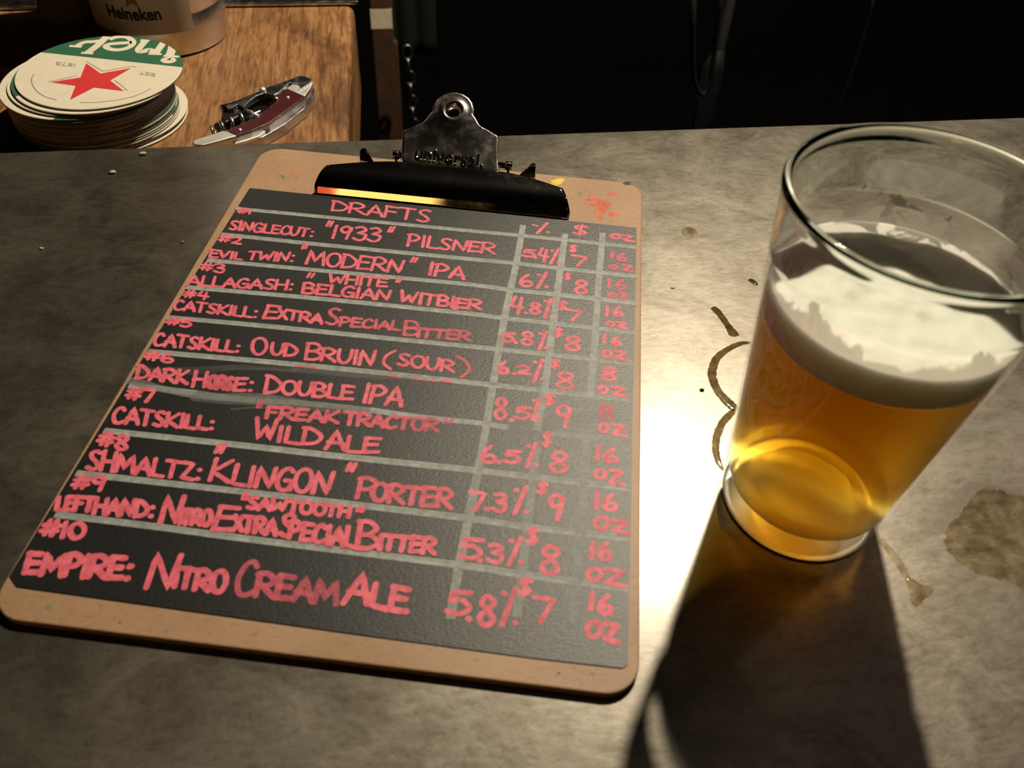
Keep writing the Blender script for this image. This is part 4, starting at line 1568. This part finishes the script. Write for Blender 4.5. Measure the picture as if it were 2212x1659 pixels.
up_edge = [(1905, 250), (1870, 200), (1780, 190), (1640, 260), (1500, 345), (1330, 560), (1130, 745), (860, 860), (620, 980), (330, 1060), (130, 1115)]
low_edge = [(100, 1150), (140, 1192), (260, 1200), (480, 1140), (770, 1065), (1000, 985), (1250, 870), (1520, 680), (1790, 480), (1870, 350)]
handle = slab('handle_frame', [zk(*p) for p in up_edge + low_edge], (0, 0, -0.0102), M_STEEL, cork, 0.0009, 3)
red_px = [(1500, 362), (1775, 478), (1520, 672), (1250, 860), (1000, 972), (770, 1050), (635, 985), (860, 872), (1130, 760), (1320, 580)]
slab('handle_scale', [zk(*p, ZK + 0.0007) for p in red_px], (0, 0, -0.0007), M_SCALE, cork, 0.0003)['label'] = 'dark red handle scale'
slab('bolster', [zk(*p, ZK + 0.0007) for p in [(110, 1150), (150, 1115), (330, 1062), (560, 985), (620, 990), (765, 1055), (480, 1140), (260, 1195), (140, 1188)]], (0, 0, -0.0007), M_POLISH, cork, 0.0003)
slab('bolster', [zk(*p, ZK + 0.0007) for p in [(1510, 350), (1600, 290), (1700, 300), (1880, 215), (1905, 270), (1865, 350), (1780, 470)]], (0, 0, -0.0007), M_POLISH, cork, 0.0003)
for X, Y in ((1363, 500), (1533, 488), (818, 972)):
    p = zk(X, Y, ZK + 0.0007)
    bm, _ = lathe_bm([(0, 0.0009), (0.0007, 0.0008), (0.0012, 0.0004), (0.0013, 0.0)], 20, p)
    bm_obj('rivet', bm, M_POLISH, cork, smooth=True)
lev_px = [(1885, 205), (1780, 165), (1690, 165), (1560, 215), (1400, 275), (1200, 340), (1080, 400), (900, 470), (730, 550), (600, 610), (630, 655), (720, 630), (780, 590), (870, 630), (960, 540), (1060, 465), (1180, 420), (1330, 450), (1390, 420), (1470, 340), (1565, 262), (1600, 275), (1690, 285), (1720, 330), (1700, 372), (1800, 320), (1880, 255)]
slab('lever', [zk(*p, ZK + 0.0016) for p in lev_px], (0, 0, -0.0040), M_STEEL, cork, 0.0005)
pA, pB = zk(560, 640, ZK - 0.0005), zk(860, 690, ZK - 0.0005)
tube('lever_foot', [zk(575, 735, ZK - 0.0045), zk(700, 705, ZK - 0.0045), zk(860, 650, ZK - 0.0045)], 0.0062, M_DARKSTEEL, cork, 20)
slab('lever_foot', [zk(*p, ZK - 0.001) for p in [(560, 700), (620, 645), (800, 590), (870, 650), (850, 740), (700, 810), (590, 860), (530, 800)]], (0, 0, -0.009), M_DARKSTEEL, cork, 0.001)
p = zk(1160, 395, ZK + 0.0016)
bm, _ = lathe_bm([(0, 0.0028), (0.0016, 0.0026), (0.0024, 0.0016), (0.0025, 0.0)], 24, p)
bm_obj('hinge_pin', bm, M_POLISH, cork, smooth=True)
slab('painted_gap_shade', [zk(*p, ZK - 0.006) for p in [(800, 700), (900, 560), (1060, 480), (1180, 430), (1330, 470), (1400, 440), (1330, 580), (1130, 760), (860, 870), (700, 930)]], (0, 0, -0.004), M_SPECK_SHADE, cork)['label'] = 'black slab painting the shade in the gap'  # black slab paints the shade between lever and handle
# spiral worm between lever and handle
w0, w1 = zk(1120, 700, ZK - 0.004), zk(300, 1050, ZK - 0.004)
ax = (w1 - w0)
Lw = ax.length
ax.normalize()
side = ax.cross(Vector((0, 0, 1))).normalized()
pts, rad = [], []
NT_ = 150
for i in range(NT_ + 1):
    t = i / NT_
    r_ = 0.0036 * min(1, (t - 0.12) * 8) if t > 0.12 else 0.0
    r_ *= 1 if t < 0.92 else (1 - (t - 0.92) * 8)
    a = (t - 0.12) * 2 * PI * 5.6
    pts.append(w0 + ax * Lw * t + (side * math.cos(a) + Vector((0, 0, 1)) * math.sin(a)) * max(r_, 0))
    rad.append(0.0013 * (1 if t < 0.8 else 1 - (t - 0.8) * 4))
tube('worm', pts, 0.0013, M_STEEL, cork, 10, rad)
tube('worm_pivot', [zk(930, 690, ZK - 0.001), zk(980, 700, ZK), zk(1030, 745, ZK + 0.0003), zk(1100, 765, ZK)], 0.0011, M_POLISH, cork, 10)
# folded blade along the near side
blade_px = [(745, 1170), (900, 1110), (1080, 1060), (1190, 980), (1180, 960), (1000, 1010), (850, 1062), (760, 1090)]
slab('foil_blade', [zk(*p, ZK - 0.0035) for p in [(740, 1175), (900, 1135), (1100, 1062), (1200, 985), (1120, 975), (900, 1050), (760, 1085)]], (0, 0, -0.0022), M_POLISH, cork, 0.0004)
slab('back_spring', [zk(*p, ZK - 0.0050) for p in [(760, 1185), (1150, 1085), (1500, 880), (1800, 640), (1925, 480), (1930, 330), (1890, 340), (1780, 520), (1500, 740), (1200, 930), (900, 1080), (760, 1120)]], (0, 0, -0.0070), M_STEEL, cork, 0.0006)

# ------------------------------------------------------------------ metal drink container
KC, KR = Vector((-0.3066, 0.2342, ZW)), 0.050
can = empty('metal_canister')
tag(can, 'silver metal canister with cream printed panel behind the coasters', 'canister')
bm, _ = lathe_bm([(0, 0.001), (KR - 0.006, 0.001), (KR - 0.003, 0.0), (KR - 0.001, 0.0008), (KR, 0.003), (KR, 0.03), (KR - 0.0004, 0.0308), (KR, 0.0316), (KR, 0.300), (KR - 0.001, 0.302), (KR - 0.003, 0.300), (KR - 0.003, 0.008), (0, 0.008)], 128, KC)
bm_obj('body', bm, M_ALU, can, smooth=True)
# printed panel wrapped on the near left face
pl = oncyl(264, 71, KC.x, KC.y, KR)
zpan = pl.z
a_r = math.atan2(*(reversed([c for c in (oncyl(415, 40, KC.x, KC.y, KR) - KC)[:2]])))
a_l = a_r - math.radians(170)
bm = bmesh.new()
N = 60
ra = []
for k in range(N + 1):
    a = a_l + (a_r - a_l) * k / N
    ra.append((bm.verts.new((KC.x + (KR + .0003) * math.cos(a), KC.y + (KR + .0003) * math.sin(a), zpan + 0.0)), bm.verts.new((KC.x + (KR + .0003) * math.cos(a), KC.y + (KR + .0003) * math.sin(a), ZW + 0.26))))
for a, b in zip(ra[:-1], ra[1:]):
    bm.faces.new((a[0], b[0], b[1], a[1]))
bm_obj('printed_panel', bm, M_PANEL, can, smooth=True)
co, fs = text_mesh('Heineken', 0.0205, 0.0006)
tl, tr_ = oncyl(237, 34, KC.x, KC.y, KR), oncyl(347, 30, KC.x, KC.y, KR)
al_, ar_ = math.atan2(tl.y - KC.y, tl.x - KC.x), math.atan2(tr_.y - KC.y, tr_.x - KC.x)
wtxt = co[:, 0].max() - co[:, 0].min()
x0t = co[:, 0].min()
v = []
for c in co:
    a = al_ + (ar_ - al_) * (c[0] - x0t) / wtxt
    rr_ = KR + 0.0006
    v.append((KC.x + rr_ * math.cos(a), KC.y + rr_ * math.sin(a), tl.z + c[1] * 0.62))
mesh_obj('printed_lettering', v, fs, M_BLACKP, can)['label'] = 'dark printed lettering'
sc_ = oncyl(283, 2, KC.x, KC.y, KR)
a0 = math.atan2(sc_.y - KC.y, sc_.x - KC.x)
v = []
for i in range(10):
    a = PI / 2 + PI * i / 5
    r_ = (0.0085 if i % 2 == 0 else 0.0036)
    da, dz = r_ * math.cos(a) / KR, r_ * math.sin(a)
    v.append((KC.x + (KR + .0006) * math.cos(a0 + da), KC.y + (KR + .0006) * math.sin(a0 + da), sc_.z + 0.002 + dz))
mesh_obj('printed_star', v, [tuple(range(10))], M_REDDARK, can)['label'] = 'rust red printed star'

# small tumbler in the dark behind it
TC = on(155, 40, ZW)
tum = empty('glass_tumbler')
tag(tum, 'dim small tumbler in shadow left of the silver canister', 'tumbler')
bm, _ = lathe_bm([(0, 0.0005), (0.018, 0.0005), (0.0215, 0.003), (0.023, 0.009), (0.0255, 0.09), (0.0245, 0.0905), (0.022, 0.011), (0.0, 0.008)], 64, TC)
bm_obj('body', bm, simple('smoky_glass', (0.16, 0.12, 0.11), 0.12, 0, 0.5, 0.2), tum, smooth=True)

# ------------------------------------------------------------------ things in the dark behind the bar
post = empty('timber_post')
tag(post, 'brown timber post with its lit stretch painted pale, standing behind the bar', 'post')
Yp = 1.0
pa, pb, pc_ = ony(801, 150, Yp), ony(845, 150, Yp), ony(865, 300, Yp)
xl, xr = ony(800, 20, Yp).x, ony(845, 20, Yp).x
xr2 = ony(864, 305, Yp).x
lean = 0.0
z_hi = -0.2
body_front = [(xl, Yp, ZF), (xr, Yp, ZF), (xr, Yp, z_hi), (xl, Yp, z_hi)]
slab('shaft', body_front, (0.004, 0.05, 0), M_POST, post, 0.002)
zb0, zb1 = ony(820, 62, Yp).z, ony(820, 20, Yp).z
box('painted_lit_band', xl - .0006, xr + .0006, Yp - .0008, Yp + .02, zb0, zb1, M_LIT_POST, post)  # pale colour paints the lamp-lit upper stretch of the post
slab('brace', [(xr + .001, Yp + .012, ZF), (xr + .0125, Yp + .012, ZF), (xr + .0085, Yp + .012, ony(850, 105, Yp).z), (xr + .001, Yp + .012, ony(846, 95, Yp).z)], (0, .02, 0), M_POST, post, 0.001)

cloth = empty('bar_towel')
Yc = 1.12
tag(cloth, 'dark green towel hanging behind the bar above the chain', 'towel')
x0, x1 = ony(842, 50, Yc).x + .004, ony(942, 50, Yc).x
zb = ony(900, 116, Yc).z
bm = bmesh.new()
g = []
for i in range(25):
    row = []
    for j in range(17):
        s, t_ = i / 24, j / 16
        x = x0 + (x1 - x0) * s
        z = zb + 0.40 * t_
        if t_ == 0:
            z += 0.018 * max(0, (s - 0.8) / 0.2) ** 2
        y = Yc + 0.004 * math.sin(s * 14 + t_ * 2)
        row.append(bm.verts.new((x, y, z)))
    g.append(row)
for i in range(24):
    for j in range(16):
        bm.faces.new((g[i][j], g[i + 1][j], g[i + 1][j + 1], g[i][j + 1]))
ob = bm_obj('fabric', bm, M_CLOTH, cloth, smooth=True)
m = ob.modifiers.new('thick', 'SOLIDIFY')
m.thickness = 0.004
hem = tube('hem', [(x0 + (x1 - x0) * i / 24, Yc + .004 * math.sin(i / 24 * 14), zb + .0015 + 0.018 * max(0, (i / 24 - .8) / .2) ** 2) for i in range(25)], .0022, M_CLOTH, cloth, 8)

chain = empty('link_chain')
tag(chain, 'metal link chain hanging beside the timber post', 'chain')
Yh = 0.95
ctop, cbot = ony(879, 100, Yh), ony(900, 330, Yh)
NL = 9
for i in range(NL):
    t = (i + 0.5) / NL
    c = ctop.lerp(cbot, t)
    ln = (cbot - ctop).length / NL * 0.72
    d = (cbot - ctop).normalized()
    sd = Vector((0, 1, 0)) if i % 2 else Vector((1, 0, 0))
    sd = (sd - d * sd.dot(d)).normalized()
    pts = []
    for k in range(25):
        a = 2 * PI * k / 24
        e = math.sin(a)
        pts.append(c + d * (ln * 0.78 * math.cos(a)) + sd * (0.0085 * e))
    tube('link', pts, 0.0026, M_CHAIN, chain, 8)

hose = tag(tube('hose_loop', [ony(u, v, 0.7) for u, v in [(1500, -40), (1497, 60), (1497, 130), (1500, 175), (1508, 198), (1519, 205), (1529, 196), (1536, 170), (1545, 100), (1556, 20), (1560, -40)]], 0.004, M_RUBBER, None, 10),
           'faint grey hose loop hanging in the dark behind the bar', 'hose')
pB = ony(1552, 120, 0.74)
pipe = empty('drain_pipe')
tag(pipe, 'dim grey upright pipe below the hose loop behind the bar', 'pipe')
tube('tube', [(pB.x, 0.74, ZF), (pB.x, 0.74, pB.z + 0.3)], 0.0075, M_RUBBER, pipe, 24)
tube('sleeve', [(pB.x - 0.004, 0.74, ZF), (pB.x - 0.004, 0.74, pB.z - 0.02), (pB.x, 0.74, pB.z + 0.01)], 0.017, M_RUBBER, pipe, 24, [0.017, 0.017, 0.0078])
tag(tube('thin_cable', [ony(u, v, 0.8) for u, v in [(1895, -40), (1880, 30), (1862, 90), (1838, 165), (1818, 220), (1806, 262), (1800, 330)]], 0.0018, M_RUBBER, None, 8),
    'thin faint cable slanting down in the dark behind the glass', 'cable')
